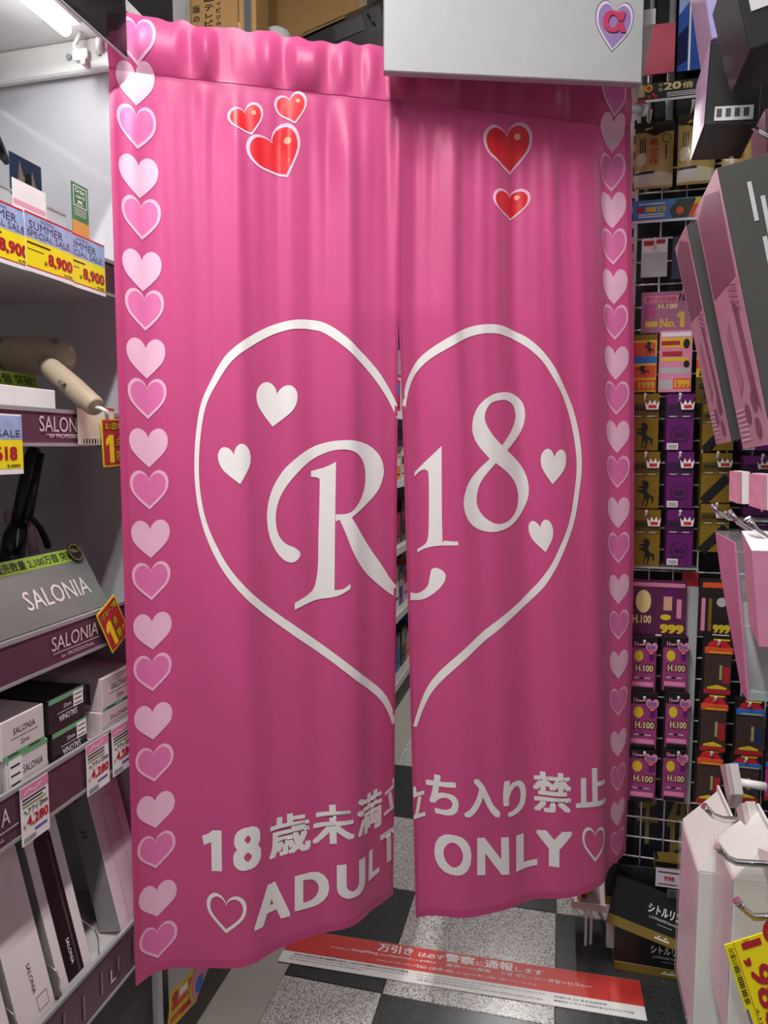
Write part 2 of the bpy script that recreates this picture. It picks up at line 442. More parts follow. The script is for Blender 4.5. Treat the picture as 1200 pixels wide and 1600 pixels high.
for k in (0, 1):
    U, W = np.meshgrid(UG, VG)
    P = surf(k, U, W) + CINV
    n = NU + 1
    faces = [(r * n + c, r * n + c + 1, (r + 1) * n + c + 1, (r + 1) * n + c) for r in range(len(VG) - 1) for c in range(NU)]
    o = mesh('curtain_panel', P.reshape(-1, 3), faces, m_pink, curtain, True)
    panels.append(o)
    # turned and stitched hems
    for (ua, ub, va, vb) in ((0, 0.024, 0.05, 1), (0.976, 1, 0.05, 1), (0, 1, 0.9905, 1)):
        if (k, ua) == (0, 0.976) or (k, ub) == (1, 0.024): ua, ub = (0.988, 1) if k == 0 else (0, 0.012)
        uu = np.linspace(ua, ub, 4) if ub - ua < 0.5 else UG
        vv = np.linspace(va, vb, 100) if ub - ua < 0.5 else np.linspace(va, vb, 4)
        U, W = np.meshgrid(uu, vv); P = surf(k, U, W, 0.0011) + CINV; n = len(uu)
        if ub - ua < 0.5: P[::2] += np.array([0, -0.0003, 0])
        faces = [(r * n + c, r * n + c + 1, (r + 1) * n + c + 1, (r + 1) * n + c) for r in range(len(vv) - 1) for c in range(n - 1)]
        mesh('hem', P.reshape(-1, 3), faces, m_hem, o, True)
    # back layer of the rod sleeve
    U, W = np.meshgrid(UG, VG[:12]); P = surf(k, U, W, 0.0) + CINV
    back = np.array([0, 0.036, 0]) * np.sin(np.pi * np.clip(W / 0.05, 0, 1))[..., None]
    P = base(k, U, W) + CINV + back + np.array([0, 0.001, 0]); n = NU + 1
    mesh('sleeve_back', P.reshape(-1, 3), [(r * n + c, r * n + c + 1, (r + 1) * n + c + 1, (r + 1) * n + c) for r in range(11) for c in range(NU)], m_pink, o, True)
    # stitch line under the rod sleeve
    U, W = np.meshgrid(UG, np.array([0.048, 0.050])); P = surf(k, U, W, 0.0012) + CINV
    mesh('sleeve_seam', P.reshape(-1, 3), [(c, c + 1, NU + 2 + c, NU + 1 + c) for c in range(NU)], m_hem, o, True)
def print_uv(name, k, uv, faces, m, off=0.0012, lay=None):
    bm = bmesh.new()
    lay = np.zeros(len(uv)) if lay is None else lay * 1.5
    vs = [bm.verts.new((float(a), float(b), float(c))) for (a, b), c in zip(uv, lay)]
    for f in faces:
        try: bm.faces.new([vs[i] for i in f])
        except ValueError: pass
    lo, hi = uv.min(0), uv.max(0)
    def cut(co, no, clear=False):
        bmesh.ops.bisect_plane(bm, geom=bm.verts[:] + bm.edges[:] + bm.faces[:], plane_co=co, plane_no=no, clear_outer=clear, dist=1e-7)
    if hi[0] > 0.998: cut((0.998, 0, 0), (1, 0, 0), True)
    if lo[0] < 0.002: cut((0.002, 0, 0), (-1, 0, 0), True)
    for g in UG[(UG > lo[0]) & (UG < hi[0])]: cut((g, 0, 0), (1, 0, 0))
    for g in VG[(VG > lo[1]) & (VG < hi[1])]: cut((0, g, 0), (0, 1, 0))
    if not bm.verts: bm.free(); return
    q = np.array([v.co[:3] for v in bm.verts]); P = surf(k, q[:, 0], q[:, 1], off + q[:, 2]) + CINV
    for v, p in zip(bm.verts, P): v.co = p
    bmesh.ops.triangulate(bm, faces=bm.faces)
    me = bpy.data.meshes.new(name); bm.to_mesh(me); bm.free(); me.materials.append(m)
    me.polygons.foreach_set('use_smooth', [True] * len(me.polygons))
    o = bpy.data.objects.new(name, me); col.objects.link(o); o.parent = panels[k]
    return o
def print_px(name, k, loops, m, off=0.0012):
    vs, fs = fill2d([np.asarray(l) * np.array([1, -1]) for l in loops]); vs = vs * np.array([1, -1])
    return print_uv(name, k, to_uv(k, vs), fs, m, off)
def glyph_px(k, ch, quad, m, bold=0.035):
    vs, fs = text2d(ch, bold, 4); lay = vs[:, 2] if vs.shape[1] == 3 else None; vs = vs[:, :2]; lo, hi = vs.min(0), vs.max(0); a = (vs - lo) / (hi - lo)
    tl, tr, br, bl = [np.array(q, float) for q in quad]
    s, t = a[:, :1], a[:, 1:]
    px = (bl * (1 - s) + br * s) * (1 - t) + (tl * (1 - s) + tr * s) * t
    return print_uv('lettering', k, to_uv(k, px), fs, m, 0.0012, lay)
def Z(scale, ox, oy): return lambda pts: [(x / scale + ox, y / scale + oy) for x, y in pts]
z3, z5 = Z(3.158, 280, 480), Z(3.158, 280, 820)
z4, z6 = Z(3, 600, 480), Z(3, 600, 880)
z7, z8 = Z(2.4, 180, 1160), Z(2.857, 600, 1160)
# big heart outline
print_px('printed_heart_line', 0, [ribbon([(628, 663), (623.6, 651), (609, 619), (584, 581), (549, 545), (514, 516), (489, 507), (457, 507), (422.5, 516.4), (384.5, 538.6), (356, 562), (334, 597), (318, 632), (310, 676), (307, 727), (310, 774.5), (319.6, 819), (336, 859), (356, 893), (384.5, 926), (422.5, 959), (470, 992.6), (514, 1022.7), (555.5, 1054), (593.5, 1084), (611, 1111), (619, 1136)],
    [7, 8, 10, 12.5, 13, 14.5, 15, 14, 14, 14, 13, 10, 8.5, 7.5, 7, 7, 8, 10, 11, 12, 13, 14, 13, 13, 12, 9, 6])], m_prw)
print_px('printed_heart_line', 1, [ribbon([(629, 648), (632, 633), (637, 607), (647, 583), (667, 558), (697, 537), (730, 520), (760, 514), (790, 517), (820, 530), (847, 557), (867, 590), (887, 633), (898, 680), (902, 727), (898, 773), (890, 817), (872, 865), (859, 893), (843, 920), (820, 945), (780, 973), (740, 1005), (703, 1040), (678, 1073), (663, 1103), (650, 1138)],
    [5, 5.5, 7, 9, 12, 14, 14.5, 14, 14, 12, 10, 9.5, 8.5, 8, 7, 7, 7.5, 8, 8.5, 10, 11, 13, 13, 12, 10, 8, 6])], m_prw)
# the large R with its swash, stem and tail
Rb = z3([(600, 1215), (590, 1245), (560, 1262), (520, 1250), (480, 1205), (450, 1140), (435, 1060), (440, 970), (470, 880), (530, 790), (620, 715), (710, 672), (800, 655), (870, 658), (940, 685), (990, 735), (1010, 800), (1000, 860), (970, 920), (910, 980), (840, 1032)]) + \
     z5([(870, 5), (930, 100), (1000, 200), (1050, 275), (1100, 328), (1100, 370), (1040, 340), (960, 275), (900, 215), (850, 135), (815, 45)]) + \
     z3([(785, 1045), (768, 1055), (768, 1020), (830, 1010), (880, 960), (910, 890), (915, 810), (900, 755), (865, 715), (810, 700), (740, 712), (650, 760), (570, 835), (510, 920), (482, 1000), (480, 1070), (495, 1130), (530, 1170), (575, 1190)])
print_px('lettering', 0, [smooth_loop(Rb, True, 4, sharp=(20, 25, 26, 32, 33, 34))], m_prw)
Rs = z3([(770, 762)]) + z5([(765, 0), (762, 320), (800, 310), (832, 283), (832, 308), (770, 350), (690, 372), (630, 395), (573, 422), (573, 388), (630, 355), (665, 325), (680, 285), (690, 200), (692, 60)]) + z3([(697, 880), (690, 845), (655, 838), (655, 810), (720, 790)])
print_px('lettering', 0, [smooth_loop(Rs, True, 4, sharp=(0, 1, 2, 4, 5, 9, 10, 18, 19))], m_prw, 0.0014)
print_px('lettering', 1, [smooth_loop(z6([(105, 125), (130, 140), (170, 145), (210, 115), (222, 60), (230, 30), (255, 25), (283, 45), (283, 80), (260, 120), (220, 160), (180, 178), (125, 175), (105, 165)]), True, 4, sharp=(0, 13))], m_prw)
print_px('lettering', 1, [smooth_loop(z4([(268, 650), (268, 700), (272, 1075), (282, 1092), (340, 1095), (340, 1112), (260, 1118), (200, 1135), (163, 1155), (163, 1138), (200, 1115), (213, 1080), (216, 1000), (215, 800), (205, 765), (180, 768), (148, 795), (150, 775), (200, 725)]), True, 4, sharp=(0, 4, 5, 8, 9, 16, 17))], m_prw)
print_px('lettering', 1, [smooth_loop(z4([(570, 398), (620, 408), (658, 440), (672, 490), (668, 545), (645, 600), (580, 672), (640, 725), (675, 780), (690, 850), (680, 920), (640, 990), (580, 1035), (500, 1052), (430, 1035), (385, 990), (366, 930), (372, 870), (405, 800), (490, 710), (440, 650), (415, 600), (410, 550), (425, 490), (460, 440), (510, 408)]), True, 4, sharp=(6, 19)),
    smooth_loop(z4([(565, 435), (605, 450), (625, 485), (625, 530), (600, 585), (552, 648), (510, 605), (480, 560), (467, 520), (475, 480), (505, 445)]), True, 4, sharp=(5,)),
    smooth_loop(z4([(520, 730), (580, 775), (620, 820), (640, 880), (630, 950), (590, 1000), (530, 1015), (475, 990), (440, 945), (430, 895), (445, 830), (480, 775)]), True, 4, sharp=(0,))], m_prw)
# small hearts inside the big one
for k, cx, cy, w, h, rt in ((0, 431, 633, 65, 68, 0.14), (0, 368, 726, 50, 61, -0.2), (1, 863, 729, 37, 55, 0.06), (1, 848, 838, 32, 50, -0.18)):
    print_px('printed_heart', k, [heart(cx, cy, w, h, -rt, 0, True)], m_prw)
# red hearts with pale outlines
for k, cx, cy, w, h, rt, g in ((0, 386, 189, 52, 44, 0.3, 2.6), (0, 456, 170, 46, 44, 0.22, 2.6), (0, 433, 240, 80, 74, 0.42, 3.4), (1, 795, 232, 72, 72, 0.12, 3.2), (1, 800, 318, 56, 44, 0.05, 2.6)):
    print_px('printed_heart', k, [heart(cx, cy, w + 2 * g, h + 2 * g, rt, 0, True)], m_prp, 0.0011)
    print_px('printed_heart', k, [heart(cx, cy, w - g, h - g, rt, 0, True)], m_prr, 0.0016)
    a = np.linspace(0, 2 * np.pi, 14, endpoint=False)
    hx, hy = cx + w * 0.2, cy - h * 0.27
    print_px('printed_shine', k, [np.stack([hx + w * 0.07 * np.cos(a), hy + w * 0.07 * np.sin(a)], 1)], m_prh, 0.0019)
# columns of hearts along both edges, alternately solid and outlined
LEN = ZT - ZB
def border_heart(k, u, v, solid, wid, hgt):
    W_ = HP[k][2] * 0.94
    L = heart(0, 0, 1, 1); Li = heart(0, 0, 1 - 0.15, 1 - 0.17); Li[:, 1] += 0.004
    f = lambda A: np.stack([u + A[:, 0] * wid / W_, v - A[:, 1] * hgt / LEN], 1)
    def go(loops, m, off):
        vs, fs = fill2d(loops); print_uv('printed_heart', k, f(vs), fs, m, off)
    if solid: go([L], m_prp, 0.0013)
    else:
        go([Li], m_prt, 0.0010); go([L, Li], m_pro, 0.0014)
ys = [(215, 72, 0), (212, 133, 1), (214, 200, 0), (217, 277, 1), (221, 341, 0), (222, 423, 1), (226, 484, 0), (228, 560, 1), (230, 623, 0), (232, 700, 1), (233, 766, 0), (235, 843, 1), (236, 909, 0), (238, 988, 1), (238, 1053, 0), (239, 1130, 1), (241, 1196, 0), (243, 1270, 1), (244, 1333, 0), (246, 1410, 1), (247, 1475, 0)]
uvL = to_uv(0, [(x, y) for x, y, _ in ys])
for (u, v), (_, _, s) in zip(uvL, ys): border_heart(0, u, v, s, 0.074, 0.078 if s else 0.08)
yr = [(155, 0), (208, 1), (268, 0), (327, 1), (384, 0), (447, 1), (503, 0), (567, 1), (622, 0), (683, 1), (738, 0), (802, 1), (857, 0), (922, 1), (978, 0), (1040, 1), (1098, 0), (1163, 1), (1217, 0), (1272, 1), (1318, 0)]
for y, s in yr:
    vv = np.linspace(0, 1, 400); pv = project(base(1, np.full(400, 0.915), vv))[:, 1]
    border_heart(1, 0.915, float(np.interp(y, pv, vv)), s, 0.074, 0.078 if s else 0.08)
# lettering along the bottom
G7 = {'8': [(440, 312), (542, 295), (545, 452), (440, 474)], '歳': [(578, 285), (735, 262), (740, 408), (578, 445)],
      '未': [(745, 248), (880, 215), (885, 355), (745, 400)], '満': [(893, 208), (1003, 165), (1003, 312), (895, 350)], '立': [(1010, 170), (1100, 100), (1100, 225), (1010, 280)],
      'A': [(515, 545), (660, 513), (662, 660), (515, 692)], 'D': [(678, 510), (803, 478), (803, 612), (678, 643)], 'U': [(825, 455), (930, 420), (930, 553), (825, 585)], 'L': [(948, 405), (990, 385), (992, 485), (945, 518)], 'T': [(995, 350), (1068, 315), (1068, 440), (1000, 465)]}
print_px('lettering', 0, [z7([(366, 329), (398, 325), (400, 478), (362, 482), (360, 374), (333, 388), (325, 352), (348, 344)])], m_prw)
for ch, q in G7.items(): glyph_px(0, ch, z7(q), m_prw, 0.035 if ord(ch) > 200 else 0.045)
G8 = [('立', [(95, 215), (190, 195), (192, 340), (95, 365)]), ('ち', [(192, 150), (325, 150), (328, 325), (200, 325)]), ('入', [(350, 150), (515, 150), (515, 332), (350, 322)]), ('り', [(525, 170), (645, 163), (645, 332), (530, 332)]), ('禁', [(675, 140), (825, 130), (828, 310), (680, 322)]), ('止', [(845, 112), (990, 100), (995, 265), (845, 285)]),
      ('O', [(230, 405), (382, 405), (382, 585), (230, 585)]), ('N', [(408, 412), (555, 420), (558, 587), (408, 578)]), ('L', [(593, 420), (697, 412), (697, 562), (593, 582)]), ('Y', [(690, 405), (832, 390), (832, 553), (690, 562)])]
for ch, q in G8: glyph_px(1, ch, z8(q), m_prw, 0.035 if ord(ch) > 200 else 0.045)
for k, cx, cy, w, h in ((0, 353, 1424, 60, 60), (1, 924, 1316, 38, 54)):
    print_px('printed_heart', k, [heart(cx, cy, w, h, 0.0, 0, True), heart(cx, cy - 0.5, w * 0.82, h * 0.8, 0.0, 0, True)], m_prw)
# rod through the sleeve
rod = thing('curtain_rod', 'thin white rod through the sleeve of the pink curtain', 'rod', Matrix.Translation(V(TL)))
dr = (TR - TL) / np.linalg.norm(TR - TL)
tube('rod_tube', [V(-dr * 0.02 + np.array([0, 0.013, -0.05])), V((TR - TL) + dr * 0.03 + np.array([0, 0.013, -0.05]))], 0.009, m_white, rod, 12)
for q in (-dr * 0.028, (TR - TL) + dr * 0.03):
    tube('end_cap', [V(q + np.array([0, 0.013, -0.05])), V(q + dr * 0.012 + np.array([0, 0.013, -0.05]))], 0.013, m_white, rod, 12)

# ================================================================ left shelving unit
XF = -0.87          # front plane of the shelf edges
YE = 1.36           # end partition
m_rail = M('plum_rail', '5c3a4a', 0.25, scale=10)
m_shelf = M('shelf_metal', 'c9c7c6', 0.4)
m_back = M('unit_back', 'c4c2c3', 0.5)
m_silver = M('silver_lettering', 'e8e2de', 0.3, 0.3)
unit = thing('display_shelf_unit', 'white shop shelving unit with plum price rails left of the curtain', 'shelf', Matrix.Translation((XF, YE, 0)))
def U_(x, y, z): return (x - XF, y - YE, z)
box('end_panel', U_(-1.36, YE, 0), U_(-0.875, YE + 0.02, 2.33), m_panel, unit, 0.002)
box('back_panel', U_(-1.38, -0.6, 0), U_(-1.36, YE + 0.02, 2.33), m_back, unit)
box('upright', U_(-1.36, YE - 0.03, 0), U_(-1.33, YE, 2.33), m_shelf, unit)
def shelf(zb, zt, r0, r1, dep_=0.45, rail=True):
    b = box('shelf_board', U_(XF - dep_, -0.6, zb), U_(XF - 0.004, YE - 0.002, zt), m_shelf, unit, 0.002)
    if rail:
        r = box('price_rail', U_(XF - 0.003, -0.6, r0), U_(XF, YE - 0.004, r1), m_rail, unit)
        box('rail_trim', U_(XF - 0.006, -0.6, r1 - 0.004), U_(XF + 0.002, YE - 0.004, r1 + 0.003), m_grey, unit)
        box('rail_trim', U_(XF - 0.006, -0.6, r0 - 0.003), U_(XF + 0.002, YE - 0.004, r0 + 0.003), m_grey, unit)
shelf(1.815, 1.835, 1.80, 1.865)
shelf(1.512, 1.53, 1.506, 1.566, 0.40)
shelf(1.112, 1.13, 1.112, 1.183)
shelf(0.900, 0.918, 0.848, 0.934)
shelf(0.445, 0.465, 0.385, 0.487)
box('kick_board', U_(-1.3, -0.6, 0), U_(-0.90, 1.36, 0.10), m_dark, unit)
box('base_panel', U_(-1.3, -0.6, 0.1), U_(-0.89, YE - 0.002, 0.38), M('base_charcoal', '3a3838', 0.5), unit)
# canopy with its lamp
box('canopy_board', U_(-1.36, -0.6, 2.335), U_(-0.83, YE + 0.02, 2.36), m_white, unit, 0.002)
box('canopy_beam', U_(-1.16, -0.6, 2.26), U_(-1.07, YE - 0.15, 2.334), m_white, unit, 0.003)
box('canopy_bracket', U_(-1.34, YE - 0.022, 2.27), U_(-0.90, YE - 0.004, 2.334), m_white, unit, 0.004)
for x in (-0.93, -1.0): tube('bracket_screw', [U_(x, YE - 0.022, 2.30), U_(x, YE - 0.027, 2.30)], 0.006, m_grey, unit, 8)
hd = box('smoked_header', U_(-0.803, -0.6, 2.222), U_(-0.800, 1.235, 2.40), M('smoked_acrylic', '1c1a1b', 0.08, alpha=0.80, vary=0.0), unit)
box('header_edge', U_(-0.8035, -0.6, 2.219), U_(-0.7995, 1.235, 2.222), m_grey, unit)
box('header_rail', U_(-0.87, -0.6, 2.315), U_(-0.805, 1.23, 2.335), m_white, unit)
lt = thing('shelf_lamp', 'white fluorescent shelf lamp under the canopy of the left unit', 'lamp', Matrix.Translation((-0.955, 0.72, 2.335)))
box('lamp_base', (-0.03, -0.56, -0.012), (0.03, 0.56, -0.001), m_white, lt, 0.003)
tube('lamp_tube', [(0, -0.55, -0.024), (0, 0.55, -0.024)], 0.012, M('shelf_tube_glow', 'ffffff', 0.3, emit=10.0), lt, 10)
ld = bpy.data.lights.new('shelf_light', 'AREA'); ld.shape = 'RECTANGLE'; ld.size = 0.03; ld.size_y = 1.1; ld.energy = 2.6
lo = bpy.data.objects.new('shelf_light', ld); col.objects.link(lo); lo.parent = lt; lo.location = (0, 0, -0.04)
# spot clamp
cl = thing('spot_clamp', 'small white clamp spotlight holder hanging from the canopy bracket', 'clamp', Matrix.Translation(V(ony(122, 60, YE - 0.05))))
tube('stem', [(0, 0.01, 0.02), (0.0, 0.0, 0.0), (-0.002, -0.01, -0.018), (0.004, -0.012, -0.03)], 0.004, m_white, cl, 8)
box('clamp_body', (0.0, -0.022, -0.052), (0.034, -0.004, -0.032), m_white, cl, 0.003)
box('clamp_jaw', (0.02, -0.024, -0.064), (0.03, -0.002, -0.05), M('pale_pink_plastic', 'e3ccd2', 0.4), cl, 0.002)

XA, YA = (0, 1, 0), (0, 0, 1)      # along the shelf, up
def shelf_card(name, label, cat, pbl, ptr, X, m, t=0.0012, group=None, dz=0.0):
    a, b = onx(*pbl, X), onx(*ptr, X)
    return card(name, label, cat, a, (X, b[1], a[2]), (X, a[1], b[2]), m, t, group)
# ---- top shelf
m_sky = M('sky_print', '9fb3dc', 0.4, scale=60, vary=0.35)
gp = 'summer sale price cards'
m_dred = M('deep_red_ink', 'b21f2c', 0.45)
m_navy = M('navy_ink', '3a3f5c', 0.5)
def sale_card(label, y0, y1, X, price, head):
    z0, z1 = 1.792, 1.888
    o, w, h = card('sale_price_card', label, 'price card', (X, y0, z0), (X, y1, z0), (X, y0, z1), m_paper, 0.001, gp)
    rect(o, m_sky, 0, h * .56, w, h * .97)
    rect(o, m_yellow, 0, h * .08, w, h * .56)
    rect(o, m_red, 0, h * .965, w, h); rect(o, m_red, 0, h * .075, w, h * .09, 0.0004)
    txt(o, 'SUMMER', m_navy, (w * .08, h * .73, w * .78, h * .87), z=0.0006)
    txt(o, 'SPECIAL SALE', m_navy, (w * .04, h * .60, w * .92, h * .71), z=0.0006)
    txt(o, 'SALONIA', m_navy, (w * .3, h * .89, w * .6, h * .94), z=0.0006)
    txt(o, price, m_dred, (w * .44, h * .17, w * .97, h * .41), z=0.0007, bold=0.05)
    txt(o, '¥', m_ink, (w * .36, h * .17, w * .42, h * .26), z=0.0007)
    txt(o, '9,790', m_ink, (w * .78, h * .10, w * .96, h * .145), z=0.0007, bold=0.02)
    rect(o, m_ink, w * .03, h * .47, w * .5, h * .50, 0.0005); rect(o, m_ink, w * .03, h * .37, w * .36, h * .385, 0.0005)
    return o
sale_card('summer sale price card at the frame edge, half hidden by the 8,900 card', 0.915, 1.035, XF + 0.005, '8,900', 1)
sale_card('whole summer sale price card reading 8,900, frontmost of the three', 1.022, 1.14, XF + 0.009, '8,900', 1)
sale_card('summer sale price card reading 8,900, nearest the pink curtain', 1.118, 1.238, XF + 0.005, '8,900', 1)
# clear riser with coloured inserts
ri = thing('acrylic_riser', 'clear acrylic front riser on the top shelf behind the sale cards', 'shelf riser', Matrix.Translation((XF - 0.02, 0.5, 1.8356)))
box('riser_sheet', (0, 0, 0), (0.002, 0.66, 0.085), m_clear, ri)
box('riser_edge', (-0.001, 0, 0.085), (0.003, 0.66, 0.088), m_grey, ri)
box('red_insert', (0.003, 0.3, 0.045), (0.004, 0.56, 0.062), m_red, ri)
box('orange_insert', (0.0045, 0.52, 0.047), (0.005, 0.62, 0.058), M('orange_ink', 'ec8a2a', 0.45), ri)
pk = shelf_card('price_pocket', 'clear price pocket with a pink and white slip on the top shelf', 'price pocket', (22, 346), (71, 302), XF - 0.005, m_paper, 0.0008)[0]
mt_w = 0.09
rect(pk, m_pinkpaper, 0.0, 0.030, 0.075, 0.038, 0.0004)
box('pocket_sheet', (-0.003, -0.004, 0.001), (0.078, 0.062, 0.0015), m_clear, pk)
# dark tray behind the riser
tr = thing('display_tray', 'dark grey display tray on the top shelf behind the riser', 'tray', Matrix.Translation((-1.16, 0.6, 1.8358)))
box('tray_base', (0, 0, 0), (0.24, 0.66, 0.012), M('tray_grey', '5a5b5e', 0.45), tr, 0.003)
box('tray_lip', (0.225, 0, 0.012), (0.24, 0.66, 0.05), M('tray_grey', '5a5b5e', 0.45), tr, 0.003)
o, w, h = shelf_card('photo_card', 'dark blue photo card leaning on the top shelf', 'card', (17, 303), (64, 262), -0.97, M('photo_blue', '3d5173', 0.3, scale=25, vary=0.3))
poly(o, M('photo_pale', 'b9a99a', 0.4), [(w * .2, h * .1), (w * .3, h * .9), (w * .4, h * .6), (w * .5, h * .5), (w * .38, h * .1)])
poly(o, m_black, [(w * .4, h * .05), (w * .46, h * .62), (w * .62, h * .7), (w * .72, h * .05)], 0.0006)
poly(o, M('photo_pale', 'b9a99a', 0.4), [(w * .62, h * .05), (w * .68, h * .8), (w * .78, h * .5), (w * .95, h * .05)], 0.0008)
o, w, h = shelf_card('order_card', 'green and orange order card standing on the top shelf', 'card', (114, 363), (137, 296), -0.875, M('order_green', '3f7d4f', 0.4))
rect(o, M('order_orange', 'e09a4a', 0.45), 0, 0, w, h * .27)
fr = [(w * .08, h * .55), (w * .9, h * .55), (w * .9, h * .95), (w * .08, h * .95)]
poly(o, m_whiteink, fr, 0.0005, 'printed_frame', [[(w * .12, h * .57), (w * .86, h * .57), (w * .86, h * .93), (w * .12, h * .93)]])
txt(o, 'Order', m_whiteink, (w * .18, h * .82, w * .8, h * .91), z=0.0006, bold=0.02)
txt(o, 'card', m_whiteink, (w * .24, h * .72, w * .74, h * .80), z=0.0006, bold=0.02)
rect(o, m_whiteink, w * .35, h * .64, w * .62, h * .68, 0.0005); rect(o, m_whiteink, w * .28, h * .60, w * .7, h * .615, 0.0005)
for q in (.5, .46, .42, .38): rect(o, m_whiteink, w * .12, h * q, w * .85, h * (q + .012), 0.0005)
hi = thing('hair_iron', 'black hair iron end on the top shelf at the frame edge', 'hair iron', Matrix.Translation(V(onx(-20, 200, -1.02))))
a_ = V(onx(-20, 200, -1.02)); tube('iron_body', [Vector(onx(-40, 150, -1.02)) - a_, Vector(onx(-5, 228, -1.02)) - a_, Vector(onx(12, 255, -1.02)) - a_], [0.014, 0.013, 0.006], m_dark, hi, 10)
tube('iron_cord_end', [Vector(onx(-45, 110, -1.02)) - a_, Vector(onx(-40, 150, -1.02)) - a_], 0.006, m_dark, hi, 8)

# ---- second shelf: dryer, white box, rail lettering, cards
ra = onx(62, 676, XF + 0.0022)
def rail_text(pbl, ptr, body, m, bold=0.0, zz=None):
    t_ = thing('tmp', None, None, face_mat((XF + 0.002, 0, 0), XA, YA))
    bpy.context.view_layer.update()
    f = fitpx(t_, pbl, ptr)
    if zz: f = (f[0], zz[0], f[2], zz[1])
    vs, fs = text2d(body, bold, 3); zl = vs[:, 2] if vs.shape[1] == 3 else np.zeros(len(vs)); vs = vs[:, :2]; lo_, hi_ = vs.min(0), vs.max(0)
    vs = (vs - lo_) / (hi_ - lo_) * np.array([f[2] - f[0], f[3] - f[1]]) + np.array([f[0], f[1]])
    bpy.data.objects.remove(t_)
    return mesh('lettering', [U_(XF + 0.0022 + c, a, b) for (a, b), c in zip(vs, zl)], fs, m, unit)
def rail_line(y0, y1, z, m=None):
    return box('printed_line', U_(XF + 0.0018, y0, z - 0.0006), U_(XF + 0.0023, y1, z + 0.0006), m or m_silver, unit)
rail_text((62, 674), (136, 654), 'SALONIA', m_silver); rail_line(1.06, 1.19, 1.5235); rail_text((77, 684), (134, 679), 'for PROFESSIONAL', m_silver)
dm = M('dryer_taupe_shaded', 'a3927c', 0.5)  # barrel colour set darker than the handle, shade painted into it
dr_ = thing('hair_dryer', 'taupe hair dryer lying on the second shelf with its handle forward', 'hair dryer', Matrix.Translation(V(ony(60, 556, 1.20))))
o0 = ony(60, 556, 1.20)
L_ = lambda p: V(p - o0)
bx = [ony(-60, 556, 1.20), ony(20, 555, 1.20), ony(80, 557, 1.20), ony(97, 559, 1.20), ony(106, 561, 1.20), ony(110, 562, 1.20)]
tube('barrel', [L_(p) for p in bx], [0.034, 0.036, 0.036, 0.034, 0.026, 0.012], dm, dr_, 24)
tube('barrel_ring', [L_(ony(17, 555, 1.20)), L_(ony(19, 555, 1.20))], 0.0366, M('dryer_joint', '6f6254', 0.5), dr_, 24)
tube('badge', [L_(ony(86, 534, 1.17)), L_(ony(87, 533, 1.168))], 0.006, m_chrome, dr_, 12)
hp = [ony(72, 568, 1.165), ony(80, 576, 1.15), ony(115, 606, 1.135), ony(147, 634, 1.12), ony(150, 637, 1.118)]
tube('handle', [L_(p) for p in hp], [0.014, 0.0195, 0.0205, 0.0185, 0.016], M('dryer_handle', 'ab9b86', 0.48), dr_, 20)
tube('switch', [L_(ony(93, 596, 1.112)), L_(ony(101, 602, 1.11))], 0.004, M('dryer_joint', '6f6254', 0.5), dr_, 8)
tube('cord', [L_(ony(150, 637, 1.118)), L_(ony(158, 638, 1.115)), L_(ony(166, 642, 1.118)), L_(ony(168, 655, 1.13))], 0.0035, m_white, dr_, 8)
m_lime = M('lime_strip', '8fae2e', 0.5)
m_hgrey = M('header_grey', '6f6e6d', 0.4)
a, b = onx(-40, 642, -0.945), onx(77, 642, -0.945)
c = onx(-40, 572, -0.975)
o, w, h = card('display_header', 'grey display header with lime strip under the hair dryer', 'display sign', a, (a[0], b[1], a[2]), c, m_hgrey, 0.004)
rect(o, m_lime, 0, h * .62, w, h * .98)
txt(o, '2,100万個 突破!', m_ink, (w * .08, h * .68, w * .96, h * .93), z=0.0008, bold=0.01)
cuboid('white_carton', 'plain white carton on the second shelf behind the rail', 'box', (XF - 0.012, 0.85, 1.5305), XA, YA, 0.255, 0.072, 0.05, m_paper)
o, w, h = shelf_card('barcode_card', 'small cream barcode slip clipped on the rail beside the red limit card', 'price card', (123, 695), (178, 638), XF + 0.006, M('cream_slip', 'e6dcc4', 0.5))
rect(o, m_red, 0, h * .93, w, h * .99); rect(o, M('orange_ink', 'ec8a2a', 0.45), w * .5, h * .9, w, h * .94)
random.seed(3)
for i in range(10): rect(o, m_ink, w * (.12 + i * .075), h * .03, w * (.12 + i * .075 + random.uniform(.02, .05)), h * .16)
txt(o, 'S', m_dred, (w * .7, h * .3, w * .78, h * .45), bold=0.03)
sl = thing('clear_slip', 'clear plastic slip sticking out behind the red limit card', 'price pocket', face_mat(onx(150, 662, XF + 0.009), XA, YA)); box('sheet', (0, 0, 0), (0.075, 0.028, 0.0005), m_clear, sl)
m_ccr = M('limit_red', 'b92733', 0.45); m_cy = M('limit_yellow', 'f2d21a', 0.45)
def limit_card(label, bl, br, tl, top, X):
    A, B, C_ = [onx(*q, X) if len(q) == 2 else np.array(q) for q in (bl, br, tl)]
    o, w, h = card('limit_card', label, 'sign card', A, B, C_, m_cy, 0.0012)
    rect(o, m_ccr, w * .04, h * .03, w * .96, h * .97)
    txt(o, top, m_ink, (w * .09, h * .75, w * .93, h * .94), z=0.0006, bold=0.07); txt(o, top, m_cy, (w * .11, h * .77, w * .91, h * .92), z=0.0010, bold=0.01)
    one(o, m_cy, w * .12, h * .08, w * .42, h * .66, 0.0008)
    for ch, y in (('点', .42), ('限', .10)):
        txt(o, ch, m_ink, (w * .47, h * (y - .015), w * .73, h * (y + .235)), z=0.0006, bold=0.08); txt(o, ch, m_cy, (w * .49, h * y, w * .71, h * (y + .22)), z=0.0010, bold=0.01)
    txt(o, 'り', m_cy, (w * .78, h * .10, w * .92, h * .30), z=0.0010, bold=0.02)
    return o
